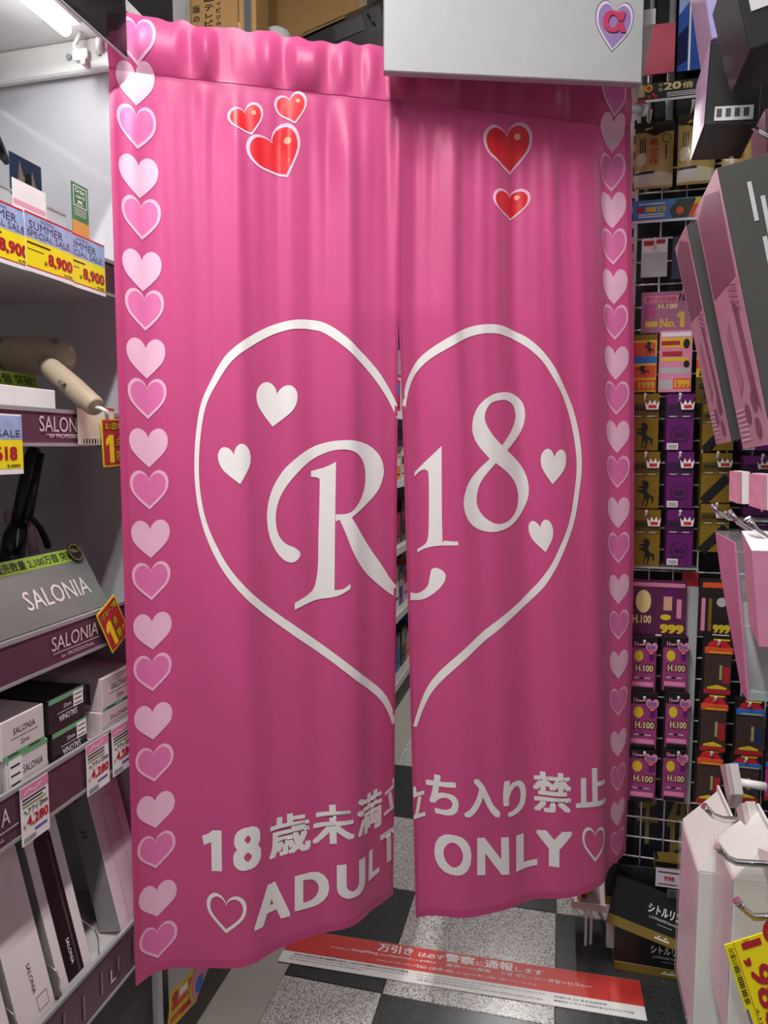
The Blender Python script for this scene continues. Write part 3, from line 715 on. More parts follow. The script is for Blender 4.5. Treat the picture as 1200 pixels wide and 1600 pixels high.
limit_card('upright red and yellow one per group limit card on the second rail', (162, 730), (202, 726), (150, 654), 'お1団体様', XF + 0.012)
_q = onx(176, 1021, XF + 0.012)
limit_card('tilted red and yellow one per group limit card on the third rail', (176, 1021), _q + np.array([0, 0.065 * math.cos(R(28)), 0.065 * math.sin(R(28))]), _q + np.array([0, -0.098 * math.sin(R(28)), 0.098 * math.cos(R(28))]), '1グループ様', XF + 0.012)
o, w, h = shelf_card('price_card', 'yellow price card ending in 618 at the left frame edge', 'price card', (-45, 744), (33, 648), XF + 0.008, m_paper, 0.0012)
rect(o, m_sky, 0, h * .58, w, h * .97); rect(o, m_yellow, 0, h * .09, w, h * .57)
txt(o, '¥2,618', m_dred, (w * .06, h * .2, w * .88, h * .47), z=0.0008, bold=0.05); txt(o, '2,880', m_ink, (w * .66, h * .115, w * .93, h * .165), z=0.0008, bold=0.02)
txt(o, 'SALE', m_navy, (w * .5, h * .62, w * .95, h * .74), z=0.0008)

# ---- third shelf: curling irons, header, badge
def px3(x, y, X): return V(onx(x, y, X))
def iron(label, pts, rads, m, X, lever):
    o0 = px3(*pts[-1], X)
    t = thing('curling_iron', label, 'curling iron', Matrix.Translation(o0), 'curling irons on display')
    P = [px3(x, y, X) - o0 for x, y in pts]
    tube('barrel', P[:3], rads[:3], m, t, 16); tube('pivot_housing', P[2:5], rads[2:5], m, t, 16); tube('handle', P[4:], rads[4:], m, t, 16)
    if lever:
        lv = [px3(x, y, X + 0.02) - o0 for x, y in lever]
        tube('lever', lv, [0.004, 0.0055, 0.006, 0.007, 0.0075, 0.004][:len(lv)], m, t, 10)
        tube('clip', [P[0] + Vector((0.017, 0, -0.01)), P[2] + Vector((0.02, 0, 0.01))], [0.006, 0.009], m, t, 8)
        tube('clip_spring', [px3(29, 826, X + 0.03) - o0, px3(26, 855, X + 0.03) - o0], 0.0016, m_grey, t, 6)
    return t
m_ib = M('iron_black', '0d0c0d', 0.35)
iron('black curling iron with open lever standing on the third shelf', [(53, 701), (50, 716), (30, 818), (24, 836), (19, 868), (16, 874), (12, 892), (4, 925)], [0.012, 0.0155, 0.016, 0.0215, 0.023, 0.0215, 0.019, 0.017], m_ib, -1.03, [(42, 808), (52, 812), (62, 824), (70, 840), (75, 853), (76, 857)])
iron('pale pink curling iron standing behind the black one', [(10, 800), (14, 814), (44, 820), (49, 838), (52, 862), (53, 868), (56, 890), (62, 920)], [0.006, 0.010, 0.010, 0.0105, 0.011, 0.0115, 0.0125, 0.014], M('iron_pink', 'a88f8f', 0.4), -1.10, None)
A, B = onx(-60, 1030, XF - 0.008), onx(176, 946, XF - 0.008); A = np.array([XF - 0.008, A[1], 1.187]); B = np.array([XF - 0.008, 1.232, 1.187])
C_ = np.array([XF - 0.07, A[1], 1.302])
o, w, h = card('display_header', 'grey leaning display header with lime sales strip on the third shelf', 'display sign', A, B, C_, m_hgrey, 0.006)
bpy.context.view_layer.update()
rect(o, m_lime, 0, h * .80, w * .9, h * .995)
f = fitpx(o, (52, 969), (146, 930)); f0 = (f[0], h * .25, f[2], h * .53)
txt(o, 'SALONIA', m_silver, f0, z=0.0008, bold=0.006)
f = fitpx(o, (-6, 930), (122, 880)); txt(o, '累計販売数量 2,100万個 突破!', m_ink, (f[0] - .02, h * .825, f[2], h * .97), z=0.0008, bold=0.01)
rail_text((81, 1013), (153, 977), 'SALONIA', m_silver, 0.004, (1.1395, 1.1655))
rail_line(1.055, 1.185, 1.1345)
rail_text((96, 1024), (147, 1002), 'for PROFESSIONAL', m_silver, 0.0, (1.1225, 1.1295))
ob = bpy.data.objects['display_header.001']
bd = thing('sales_badge', 'round black number one badge on the corner of the leaning header', 'badge', face_mat(V(A) + (V(B) - V(A)).normalized() * (w * .925) + (V(C_) - V(A)).normalized() * (h * .93) + Vector((0.004, 0, 0)), XA, (-0.062, 0, 0.115)))
tube('disc', [(0, 0, 0), (0, 0, 0.002)], 0.0195, m_black, bd, 28); 
rg = np.linspace(0, 2 * np.pi, 32, endpoint=False)
poly(bd, M('badge_gold', '9a8a5a', 0.4), np.stack([0.0175 * np.cos(rg), 0.0175 * np.sin(rg)], 1), 0.0024, 'ring', [np.stack([0.016 * np.cos(rg), 0.016 * np.sin(rg)], 1)])
txt(bd, 'No.1', M('badge_gold', '9a8a5a', 0.4), (-0.0115, -0.001, 0.0115, 0.0085), z=0.0026, bold=0.02)

# ---- fourth shelf: cartons
m_cw = M('carton_white', 'dcd3d4', 0.4); m_cp = M('carton_pale_pink', 'd9c2c8', 0.4); m_cd = M('carton_dark', '2a2426', 0.4)
m_gr = M('carton_green', '6fae7c', 0.45); m_dgr = M('soft_black', '3c3a3b', 0.5)
gq = 'hair iron cartons on the fourth shelf'
def carton(label, y0, y1, z0, z1, m, style, d=0.30):
    o = cuboid('iron_carton', label, 'box', (XF - 0.012, y0, z0), XA, YA, y1 - y0, z1 - z0, d, m, gq)
    w, h = y1 - y0, z1 - z0
    if style[0] == 'w':
        rect(o, m_gr, 0, 0, w, h * .10); rect(o, m_dgr, w * .12, h * .02, w * .36, h * .07, 0.0005); rect(o, m_dgr, w * .6, h * .02, w * .88, h * .07, 0.0005)
        txt(o, 'SALONIA', m_ink, (w * .26, h * .55, w * .78, h * .72), z=0.0005)
        rect(o, m_dgr, w * .2, h * .44, w * .84, h * .455)
        txt(o, style[1:] + 'mm', m_dgr, (w * .42, h * .22, w * .62, h * .36), z=0.0005)
    elif style == 'd':
        rect(o, m_gr, 0, h * .86, w, h)
        txt(o, '32mm', m_whiteink, (w * .40, h * .60, w * .62, h * .72), z=0.0005).rotation_euler.z = 0
        rect(o, m_whiteink, w * .22, h * .5, w * .78, h * .515)
        t_ = txt(o, 'SALONIA', m_whiteink, (-w * .26, -h * .09, w * .26, h * .09), z=0.0005, bold=0.004); t_.location = (w * .52, h * .34, 0); t_.rotation_euler.z = math.pi
        rect(o, m_paper, w * .68, h * .48, w * .97, h * .94, 0.0006, 'sticker')
        for q in (.54, .68, .82): rect(o, m_ink, w * .71, h * q, w * .93, h * (q + .03), 0.0009)
    elif style == 's':
        rect(o, m_gr, 0, h * .88, w, h)
        txt(o, 'SALONIA', m_ink, (w * .38, h * .42, w * .86, h * .62), z=0.0005)
        rect(o, m_paper, w * .04, h * .12, w * .36, h * .94, 0.0006, 'sticker')
        for q in (.24, .48, .72): rect(o, m_ink, w * .08, h * q, w * .30, h * (q + .05), 0.0009)
    return o
ZS, ZM, ZU = 0.9185, 0.984, 1.0495
carton('white iron carton marked 25mm, upper of its stack at the left', 0.942, 1.041, ZM + 0.0005, ZU, m_cw, 'w25')
carton('white iron carton with a paper sticker under the 25mm carton', 0.950, 1.047, ZS, ZM, m_cw, 's')
carton('black iron carton lying upside down, upper of the dark stack', 1.054, 1.150, ZM + 0.0005, ZU - 0.002, m_cd, 'd')
carton('black iron carton, lower of the dark stack', 1.060, 1.156, ZS, ZM, m_cd, 'd')
o = carton('pale pink iron carton marked 32mm, upper one beside the curtain', 1.206, 1.318, ZM - 0.012, ZU - 0.010, m_cp, 'w32')
for i in range(14):     # barcode on its side
    box('barcode_bar', (-0.0006, 0.012, -0.03 - i * 0.0035), (0.0, 0.055, -0.03 - i * 0.0035 + random.choice([0.0012, 0.002])), m_ink, o)
carton('pale pink iron carton under the 32mm carton beside the curtain', 1.200, 1.312, ZS, ZM - 0.013, m_cp, 'w32')
carton('white iron carton cut by the left frame edge on the fourth shelf', 0.838, 0.936, ZS, ZM - 0.01, m_cw, 'w25')
for y in (0.9385, 1.0505, 1.1585):
    dv = thing('shelf_divider', {0.9385: 'clear shelf divider left of the 25mm cartons', 1.0505: 'clear shelf divider between the white and the black cartons', 1.1585: 'clear shelf divider between the black and the pink cartons'}[y], 'divider', Matrix.Translation((XF - 0.01, y, 0.9185)), 'clear shelf dividers')
    mesh('divider_sheet', [(0, -0.0006, 0), (-0.3, -0.0006, 0), (-0.3, -0.0006, 0.06), (-0.02, -0.0006, 0.06), (0, 0.0006, 0), (-0.3, 0.0006, 0), (-0.3, 0.0006, 0.06), (-0.02, 0.0006, 0.06)], [(0, 1, 2, 3), (4, 7, 6, 5), (0, 4, 5, 1), (1, 5, 6, 2), (2, 6, 7, 3), (3, 7, 4, 0)], m_clear, dv)
    tube('divider_edge', [(0.0, 0, 0.002), (-0.02, 0, 0.06)], 0.0012, m_grey, dv, 6)
gp4 = 'pink headed 4,280 price cards'
m_lav = M('lavender_ink', '6a5fa5', 0.45)
def pcard(label, y0, y1, z0, z1):
    X = XF + 0.007
    o, w, h = card('price_card', label, 'price card', (X, y0, z0), (X, y1, z0), (X, y0, z1), m_paper, 0.0012, gp4)
    rect(o, m_pinkpaper, 0, h * .82, w, h)
    poly(o, m_whiteink, [(w * .1, h * .87), (w * .3, h * .93), (w * .5, h * .88), (w * .75, h * .94), (w * .75, h * .92), (w * .5, h * .86), (w * .3, h * .91), (w * .1, h * .85)], 0.0006, 'printed_script')
    random.seed(int(y0 * 1000))
    for q, c_ in ((.76, m_ink), (.70, m_dgr), (.64, M('olive_ink', '8a9a4a', 0.5))): rect(o, c_, w * .05, h * q, w * random.uniform(.75, .95), h * (q + .03), 0.0004)
    txt(o, 'ヘアアイ', m_ink, (w * .08, h * .49, w * .6, h * .61), z=0.0006, bold=0.02); txt(o, '25mm', m_ink, (w * .64, h * .52, w * .95, h * .62), z=0.0006, bold=0.02)
    txt(o, '4,280', m_red, (w * .17, h * .26, w * .96, h * .46), z=0.0006, bold=0.04); txt(o, '¥', m_red, (w * .05, h * .26, w * .14, h * .36), z=0.0006)
    rect(o, m_lav, w * .45, h * .15, w * .9, h * .20, 0.0004)
    for i in range(12): rect(o, m_dgr, w * (.06 + i * .036), h * .03, w * (.06 + i * .036 + .018), h * .12, 0.0004)
pcard('4,280 price card at the left of the fourth rail', 0.956, 1.022, 0.832, 0.933)
pcard('4,280 price card in the middle of the fourth rail', 1.126, 1.194, 0.836, 0.936)
pcard('4,280 price card on the fourth rail next to the curtain', 1.206, 1.272, 0.838, 0.938)
rail_text((2, 1287), (15, 1268), 'A', m_silver, 0.01, (0.886, 0.914)); rail_line(0.85, 0.955, 0.876)
rail_text((-22, 1316), (6, 1297), 'ONAL', m_silver, 0.0, (0.862, 0.869))
rail_text((151, 1184), (161, 1168), 'O', m_silver, 0.006, (0.888, 0.912))
rail_text((157, 1199), (171, 1187), 'FES', m_silver, 0.0, (0.862, 0.869))

# ---- bottom shelf: leaning straightener cartons
LEAN = Vector((-0.245, 0, 1)).normalized()
m_kw = M('straightener_white', 'dcd0d2', 0.4); m_kp = M('straightener_pink', 'e6cbd6', 0.4); m_kg = M('straightener_side', '8f8b8b', 0.45)
gs = 'straightener cartons leaning on the bottom shelf'
def scarton(label, y0, w, x0, m, mm, strip, L=0.40, dp=0.055, z0=0.4805, grey_side=True):
    o = thing('straightener_carton', label, 'box', face_mat((x0, y0, z0), XA, LEAN), gs)
    box('box', (0, 0, -dp), (w, L, 0), m, o, 0.001)
    if grey_side:
        s = box('side_panel', (-0.0005, 0.001, -dp + 0.001), (0.0, L - 0.001, -0.001), m_kg, o)
        t_ = txt(s, mm, m_ink, (-0.02, -0.005, 0.0, 0.008), z=0.0); t_.matrix_local = Matrix(((0, 0, -1, -0.0012), (-1, 0, 0, L * .52), (0, 1, 0, -dp * .6), (0, 0, 0, 1))) @ Matrix.Identity(4)
        t_ = txt(s, 'SALONIA', m_ink, (-0.05, -0.005, 0.0, 0.006), z=0.0); t_.matrix_local = Matrix(((0, 0, -1, -0.0012), (-1, 0, 0, L * .72), (0, 1, 0, -dp * .6), (0, 0, 0, 1)))
    if strip == 'black':
        lp = []
        for cx, cy, a0 in ((.62, .70, 0), (.34, .70, 90)):
            for a in range(a0, a0 + 91, 15): lp.append((w * cx + 0.010 * math.cos(R(a)), L * cy + 0.014 * math.sin(R(a))))
        lp += [(w * .34 - 0.010, 0.01), (w * .62 + 0.010, 0.01)]
        poly(o, m_ib, lp, 0.0005, 'printed_iron')
        rect(o, M('iron_highlight', '4a4444', 0.3), w * .58, 0.012, w * .63, L * .69, 0.0008, 'printed_shine')
        t_ = txt(o, 'SALONIA', m_whiteink, (0, 0, 0.05, 0.008), z=0.0); t_.location = (w * .42, 0.085, 0.0011); t_.rotation_euler.z = -math.pi / 2
    elif strip == 'pink':
        poly(o, M('printed_pale', 'd9b7c5', 0.4), [(w * .3, 0.01), (w * .3, L * .66), (w * .36, L * .70), (w * .66, L * .70), (w * .72, L * .66), (w * .72, 0.01)], 0.0005, 'printed_iron', [[(w * .33, 0.012), (w * .33, L * .65), (w * .38, L * .685), (w * .64, L * .685), (w * .69, L * .65), (w * .69, 0.012)]])
    if strip != 'plain':
        txt(o, 'HAIR', m_dgr, (w * .1, L * .875, w * .3, L * .89), z=0.0005); txt(o, 'STRAIGHTENER', m_dgr, (w * .1, L * .845, w * .72, L * .86), z=0.0005)
        txt(o, mm, m_ink, (w * .58, L * .785, w * .86, L * .82), z=0.0006); txt(o, 'mm', m_ink, (w * .88, L * .80, w * .97, L * .81), z=0.0006)
        rect(o, m_dgr, w * .12, L * .76, w * .45, L * .764, 0.0004); rect(o, m_dgr, w * .12, L * .745, w * .6, L * .749, 0.0004)
    else:
        t_ = txt(o, 'SALONIA', m_ink, (0, 0, 0.055, 0.008), z=0.0); t_.location = (w * .5, 0.105, 0.0008); t_.rotation_euler.z = -math.pi / 2
        poly(o, m_dgr, [(w * .55, .015), (w * .85, .015), (w * .85, .04), (w * .55, .04)], 0.0005, 'printed_frame', [[(w * .56, .016), (w * .84, .016), (w * .84, .039), (w * .56, .039)]])
    return o
scarton('plain white straightener carton leaning at the left of the bottom shelf', 0.955, 0.085, XF - 0.012, m_kw, '24', 'plain')
scarton('white straightener carton marked 24 with a black iron printed on it', 1.058, 0.088, XF - 0.012, m_kw, '24', 'black')
scarton('grey straightener carton marked 35 set back between its neighbours', 1.172, 0.05, XF - 0.10, m_kg, '35', 'none', dp=0.05)
scarton('pink straightener carton marked 35 leaning next to the curtain', 1.242, 0.10, XF - 0.012, m_kp, '35', 'pink')
scarton('white straightener carton cut by the left frame edge on the bottom shelf', 0.855, 0.085, XF - 0.012, m_kw, '24', 'plain')
for y, lb in ((0.945, 'wire loop divider at the left end of the bottom shelf'), (1.050, 'wire loop divider between the plain and the black printed cartons'), (1.165, 'wire loop divider in front of the empty slot on the bottom shelf')):
    dv = thing('wire_divider', lb, 'divider', Matrix.Translation((XF - 0.011, y, 0.469)), 'wire loop dividers')
    tube('wire', [(0, 0, 0.0), (-0.001, 0, 0.05), (-0.008, 0, 0.068), (-0.09, 0, 0.11), (-0.3, 0, 0.13)], 0.0016, m_chrome, dv, 6)
# printed insert of the bottom rail
for i in range(8):
    y = 0.93 + i * 0.055
    box('printed_streak', U_(XF + 0.0018, y, 0.40 + 0.01 * (i % 3)), U_(XF + 0.0022, y + 0.006, 0.46 - 0.008 * (i % 2)), M('rail_streak', '8a6a72', 0.4), unit)
rail_text((173, 1531), (180, 1508), 'L', m_silver, 0.01, (0.412, 0.440))

# ================================================================ right wire grid rack
YG = 2.10
m_wire = M('white_wire', 'e9e9e6', 0.35)
m_gold = M('gold_foil', '8f7420', 0.32, 0.35, scale=12); m_goldd = M('gold_dark', '5f4c14', 0.4, 0.2)
m_purp = M('purple_foil', '6b1f6e', 0.32, 0.2, scale=12); m_purd = M('purple_dark', '3a1040', 0.4)
m_org = M('orange_print', 'e0562a', 0.4); m_blue = M('blue_print', '1f73c9', 0.4)
m_mag = M('magenta_print', 'b8428c', 0.4, scale=50, vary=0.25); m_brn = M('brown_print', '40302a', 0.4, scale=90, vary=0.5)
m_yel = M('yellow_print', 'e2c62a', 0.45); m_lite = M('pale_board', 'b9b9bd', 0.5)
GX, GZ = (1, 0, 0), (0, 0, 1)
rack = thing('wire_grid_rack', 'white wire grid rack with hanging packs right of the curtain', 'rack', Matrix.Translation((0.17, YG, 0)))
def G_(x, y, z): return (x - 0.17, y - YG, z)
post = box('post', G_(0.160, YG - 0.012, 0.02), G_(0.186, YG + 0.018, 2.50), m_white, rack, 0.002)
sl_me = None
for i in range(58):
    z = 0.12 + i * 0.04
    if sl_me is None:
        s_ = box('slot', (-0.003, -0.0006, -0.011), (0.003, 0.0006, 0.011), m_black, post); sl_me = s_.data
    else:
        s_ = bpy.data.objects.new('slot', sl_me); col.objects.link(s_); s_.parent = post
    s_.location = G_(0.173, YG - 0.0125, z)
hw = vw = None
for i in range(36):
    z = 0.128 + i * 0.0605
    if hw is None: w_ = tube('wire', [(0, 0, 0), (0.72, 0, 0)], 0.0022, m_wire, rack, 6); hw = w_.data
    else: w_ = bpy.data.objects.new('wire', hw); col.objects.link(w_); w_.parent = rack
    w_.location = G_(0.186, YG, z)
for i in range(12):
    x = 0.246 + (i - 1) * 0.0625
    if x < 0.19: continue
    if vw is None: w_ = tube('wire', [(0, 0, 0), (0, 0, 2.14)], 0.0022, m_wire, rack, 6); vw = w_.data
    else: w_ = bpy.data.objects.new('wire', vw); col.objects.link(w_); w_.parent = rack
    w_.location = G_(x, YG - 0.0045, 0.12)
box('back_board', G_(0.19, YG + 0.06, 0.02), G_(0.92, YG + 0.075, 2.75), M('rack_back', '16161a', 0.6), rack)
box('rear_post', G_(0.90, YG - 0.012, 0.02), G_(0.93, YG + 0.018, 2.50), m_white, rack, 0.002)
hook_me = {}
def hook(px, py, Y=None, L=0.09):
    p = ony(px, py, YG - L)
    if L not in hook_me:
        h_ = tube('hook', [(0, L, 0.0), (0, 0.018, -0.004), (0, 0.008, -0.001), (0, 0, 0.010)], 0.0028, m_wire, rack, 8); hook_me[L] = h_.data
        bm = bmesh.new(); bm.from_mesh(h_.data); bmesh.ops.create_uvsphere(bm, u_segments=8, v_segments=6, radius=0.0042, matrix=Matrix.Translation((0, 0, 0.011))); bm.to_mesh(h_.data); bm.free()
    else:
        h_ = bpy.data.objects.new('hook', hook_me[L]); col.objects.link(h_); h_.parent = rack
    h_.location = G_(p[0], YG - L, p[2])
def gcard(name, label, cat, pbl, ptr, Y, m, t=0.0012, group=None):
    a, b = ony(*pbl, Y), ony(*ptr, Y)
    o, w, h = card(name, label, cat, (a[0], Y, a[2]), (b[0], Y, a[2]), (a[0], Y, b[2]), m, t, group)
    bpy.context.view_layer.update()
    return o, w, h
# ---- header strip and banners
o, w, h = gcard('price_strip', 'dark supplement strip reading 20 times above the gold pouches', 'sign strip', (987, 163), (1175, 112), YG - 0.045, M('strip_brown', '2f2a2a', 0.4, scale=30, vary=0.3))
rect(o, m_paper, w * .12, 0, w, h * .13); rect(o, m_red, 0, 0, w * .12, h * .16)
rect(o, M('strip_tan', 'b79a6a', 0.45), 0, h * .3, w * .11, h * .95)
rr = np.linspace(0, 2 * np.pi, 20, endpoint=False)
C2 = lambda cx, cy, r_, ry=None: np.stack([cx + r_ * np.cos(rr), cy + (ry or r_) * np.sin(rr)], 1)
poly(o, m_yel, C2(w * .145, h * .74, h * .2), 0.0005); poly(o, m_red, C2(w * .145, h * .74, h * .13), 0.0008)
for cx, cy in ((.15, .28), (.185, .38), (.205, .26)): poly(o, m_red, C2(w * cx, h * cy, h * .09), 0.0006)
m_cream = M('cream_ink', 'efdf9a', 0.4)
txt(o, '20', m_cream, (w * .27, h * .55, w * .42, h * .95), z=0.0006, bold=0.04); txt(o, '倍', m_cream, (w * .43, h * .55, w * .52, h * .88), z=0.0006, bold=0.02)
txt(o, 'マ', m_cream, (w * .225, h * .74, w * .26, h * .92), z=0.0006, bold=0.02); txt(o, 'カ', m_cream, (w * .225, h * .52, w * .26, h * .70), z=0.0006, bold=0.02)
for q in (.2, .29, .38): rect(o, m_whiteink, w * .3, h * q, w * .9, h * (q + .04), 0.0004)
o, w, h = gcard('banner_strip', 'blue banner strip with orange corner below the gold pouches', 'sign strip', (988, 350), (1150, 302), YG - 0.045, M('banner_blue', '4b82c6', 0.35, scale=40, vary=0.5))
rect(o, m_paper, 0, 0, w, h * .11)
poly(o, M('banner_pack', '36402e', 0.4), [(w * .40, h * .14), (w * .36, h * .5), (w * .44, h * .95), (w * .62, h * .95), (w * .55, h * .14)], 0.0005)
rect(o, m_org, w * .56, h * .14, w, h * .9); rect(o, m_yel, w * .60, h * .7, w, h * .97, 0.0005)
poly(o, m_org, C2(w * .47, h * .45, h * .16), 0.0008)
txt(o, '超', m_red, (w * .04, h * .45, w * .11, h * .72), z=0.0008, bold=0.05); txt(o, 'EX', m_yel, (w * .25, h * .45, w * .34, h * .70), z=0.0008, bold=0.05); rect(o, m_yel, w * .13, h * .47, w * .23, h * .68, 0.0006)
for q in (.24, .34, .8): rect(o, m_whiteink, w * .06, h * q, w * .32, h * (q + .05), 0.0004)
# ---- gold pouches
m_pouch = M('pouch_gold', 'b59a55', 0.3, scale=20, vary=0.15, coat=0.3); m_pbr = M('pouch_brown', '33261f', 0.3, coat=0.3)
def pouch(label, pbl, ptr, Y):
    a, b = ony(*pbl, Y), ony(*ptr, Y); w, h = b[0] - a[0], b[2] - a[2]
    o = thing('supplement_pouch', label, 'pouch', face_mat((a[0], Y, a[2]), GX, GZ), 'gold supplement pouches')
    n, k = 10, 14; vs = []
    f = lambda s, t: 0.016 * (max(0, math.sin(math.pi * s)) ** .6) * (max(0, math.sin(math.pi * min(1, t * 1.12))) ** .6 if t < .88 else 0)
    for sgn in (1, -1):
        for j in range(k + 1):
            for i in range(n + 1): vs.append((w * i / n, h * j / k, sgn * f(i / n, j / k) + (0.0005 * sgn)))
    fs = []; N_ = (n + 1) * (k + 1)
    for j in range(k):
        for i in range(n):
            q = j * (n + 1) + i; fs.append((q, q + 1, q + n + 2, q + n + 1)); fs.append((N_ + q, N_ + q + n + 1, N_ + q + n + 2, N_ + q + 1))
    mesh('pouch_body', vs, fs, m_pouch, o, True)
    def on(pts_loops, m, lift, name):
        v2, f2 = fill2d(pts_loops)
        bm = bmesh.new(); vv = [bm.verts.new((x, y, 0)) for x, y in v2]
        for q in f2: bm.faces.new([vv[i] for i in q])
        for i in range(1, n): bmesh.ops.bisect_plane(bm, geom=bm.verts[:] + bm.edges[:] + bm.faces[:], plane_co=(w * i / n, 0, 0), plane_no=(1, 0, 0))
        for j in range(1, k): bmesh.ops.bisect_plane(bm, geom=bm.verts[:] + bm.edges[:] + bm.faces[:], plane_co=(0, h * j / k, 0), plane_no=(0, 1, 0))
        for v_ in bm.verts: v_.co.z = f(v_.co.x / w, v_.co.y / h) + 0.0005 + lift
        me = bpy.data.meshes.new(name); bm.to_mesh(me); bm.free(); me.materials.append(m)
        q = bpy.data.objects.new(name, me); col.objects.link(q); q.parent = o
    on([[(0, h * .84), (w * .25, h * .84), (w * .5, h * .76), (w * .8, h * .83), (w, h * .84), (w, h), (0, h)]], m_pbr, 0.0008, 'printed_patch')
    on([[(0, h * .03), (w, h * .03), (w, h * .19), (w * .6, h * .23), (0, h * .17)]], M('pouch_cream', 'd8d0b0', 0.35), 0.0006, 'printed_patch')
    on([[(w * .02, h * .06), (w * .5, h * .06), (w * .5, h * .20), (w * .02, h * .20)]], M('pouch_white', 'd6d4cc', 0.4), 0.0012, 'printed_patch')
    on([[(w * .02, h * .20), (w * .5, h * .20), (w * .5, h * .235), (w * .02, h * .235)]], m_black, 0.0013, 'printed_patch')
    on([C2(w * .16, h * .42, w * .13, h * .1)], M('pouch_cream', 'd8d0b0', 0.35), 0.0008, 'printed_patch')
    on([C2(w * .80, h * .72, w * .12, h * .075), C2(w * .80, h * .72, w * .10, h * .062)], m_pbr, 0.0010, 'printed_ring')
    for ch, y in (('養', .60), ('宝', .46), ('珠', .32)):
        v2, f2 = text2d(ch, 0.0, 2); lo_, hi_ = v2[:, :2].min(0), v2[:, :2].max(0)
        v2 = (v2[:, :2] - lo_) / (hi_ - lo_) * np.array([w * .24, h * .125]) + np.array([w * .36, h * y])
        mesh('lettering', [(x, y_, f(x / w, y_ / h) + 0.002) for x, y_ in v2], f2, m_dred, o)
    for x in (.12, .18, .24): on([[(w * x, h * .52), (w * (x + .025), h * .52), (w * (x + .025), h * .74), (w * x, h * .74)]], m_pbr, 0.0011, 'printed_line')
    on([[(w * .78, h * .40), (w * .82, h * .40), (w * .82, h * .62), (w * .78, h * .62)]], m_pbr, 0.0011, 'printed_line')
pouch('gold supplement pouch with red characters, nearest the curtain', (990, 297), (1054, 187), YG - 0.05)
pouch('gold supplement pouch with red characters, between its two neighbours', (1057, 290), (1120, 174), YG - 0.06)
pouch('gold supplement pouch partly hidden behind the big pink and grey carton', (1126, 292), (1188, 172), YG - 0.055)
for p in ((1017, 180), (1083, 165), (1150, 160)): hook(*p)
# ---- small hang card and pink banner
o, w, h = gcard('hang_card', 'silver hanging card with red title on the grid', 'card', (1001, 434), (1044, 370), YG - 0.05, M('silver_card', 'c9cbcd', 0.25, 0.4))
rect(o, m_whiteink, w * .04, h * .62, w * .96, h * .97); rect(o, m_dred, w * .08, h * .80, w * .5, h * .93, 0.0006); rect(o, m_dred, w * .55, h * .84, w * .9, h * .95, 0.0006)
o, w, h = gcard('hang_card', 'dark blue hanging card behind the pink cartons', 'card', (1049, 436), (1078, 368), YG - 0.045, M('card_blue_dark', '2b3450', 0.35, scale=80, vary=0.5))
poly(o, m_lite, C2(w * .7, h * .3, w * .25), 0.0005, 'printed_ring', [C2(w * .7, h * .3, w * .18)])
hook(1024, 380); hook(1070, 372)
o, w, h = gcard('pink_banner', 'pink glitter banner with gold No.1 on the grid', 'sign', (1001, 521), (1110, 452), YG - 0.05, M('banner_pink', 'a9698d', 0.35, scale=120, vary=0.3))
m_gink = M('gold_ink', 'd9b94e', 0.35, 0.2)
rect(o, m_pinkpaper, w * .04, h * .74, w * .55, h * .9); txt(o, '累計出荷個数', m_dred, (w * .06, h * .76, w * .52, h * .88), z=0.0006, bold=0.01); txt(o, '10万', m_ink, (w * .54, h * .74, w * .82, h * .95), z=0.0006, bold=0.04, shear=0.2)
txt(o, 'No.', m_gink, (w * .28, h * .12, w * .52, h * .34), z=0.0006, bold=0.05); one(o, m_gink, w * .53, h * .12, w * .64, h * .5, 0.0006); rect(o, m_gink, w * .06, h * .14, w * .25, h * .28, 0.0006)
txt(o, 'H.100', m_cream, (w * .25, h * .58, w * .53, h * .70), z=0.0006, bold=0.03); rect(o, m_mag, w * .05, h * .36, w * .2, h * .68, 0.0006)
def poster(label, pbl, ptr, m, bands, price=None, Y=YG - 0.052):
    o, w, h = gcard('price_poster', label, 'sign', pbl, ptr, Y, m)
    for (a, b, c_, x0, x1) in bands: rect(o, c_, w * x0, h * a, w * x1, h * b, 0.0005)
    if price: txt(o, price, m_red if price != '999' else m_yel, (w * .28, h * .06, w * .97, h * .18), z=0.001, bold=0.05)
    return o, w, h
o, w, h = poster('yellow and orange 1999 poster beside the curtain edge', (980, 613), (1027, 522), m_yel, [(.9, 1, m_gold, 0, 1), (.62, .86, m_org, .05, .95), (.5, .62, m_blue, .05, 1), (.25, .46, m_org, .1, .98), (.03, .21, m_org, 0, 1)])
txt(o, '1999', m_yel, (w * .4, h * .06, w * .97, h * .18), z=0.001, bold=0.04)
HORSE = np.array([(160, 400), (180, 385), (205, 395), (215, 420), (205, 440), (200, 460), (215, 480), (235, 490), (250, 495), (250, 530), (240, 545), (235, 515), (222, 500), (215, 515), (210, 540), (200, 565), (190, 565), (200, 530), (190, 510), (180, 530), (175, 555), (165, 560), (172, 520), (178, 490), (165, 475), (150, 465), (135, 470), (130, 455), (150, 450), (165, 450), (170, 440), (135, 440), (130, 430), (165, 425), (172, 415), (160, 412)], float)
HORSE = (HORSE - HORSE.min(0)) / (HORSE.max(0) - HORSE.min(0)); HORSE[:, 1] = 1 - HORSE[:, 1]
def horse(o, x0, y0, x1, y1, m=None, z=0.0006): poly(o, m or m_black, HORSE * np.array([x1 - x0, y1 - y0]) + np.array([x0, y0]), z, 'printed_horse')
horse(o, w * .55, h * .64, w * .9, h * .88, z=0.0008); horse(o, w * .3, h * .30, w * .75, h * .46, z=0.0008)
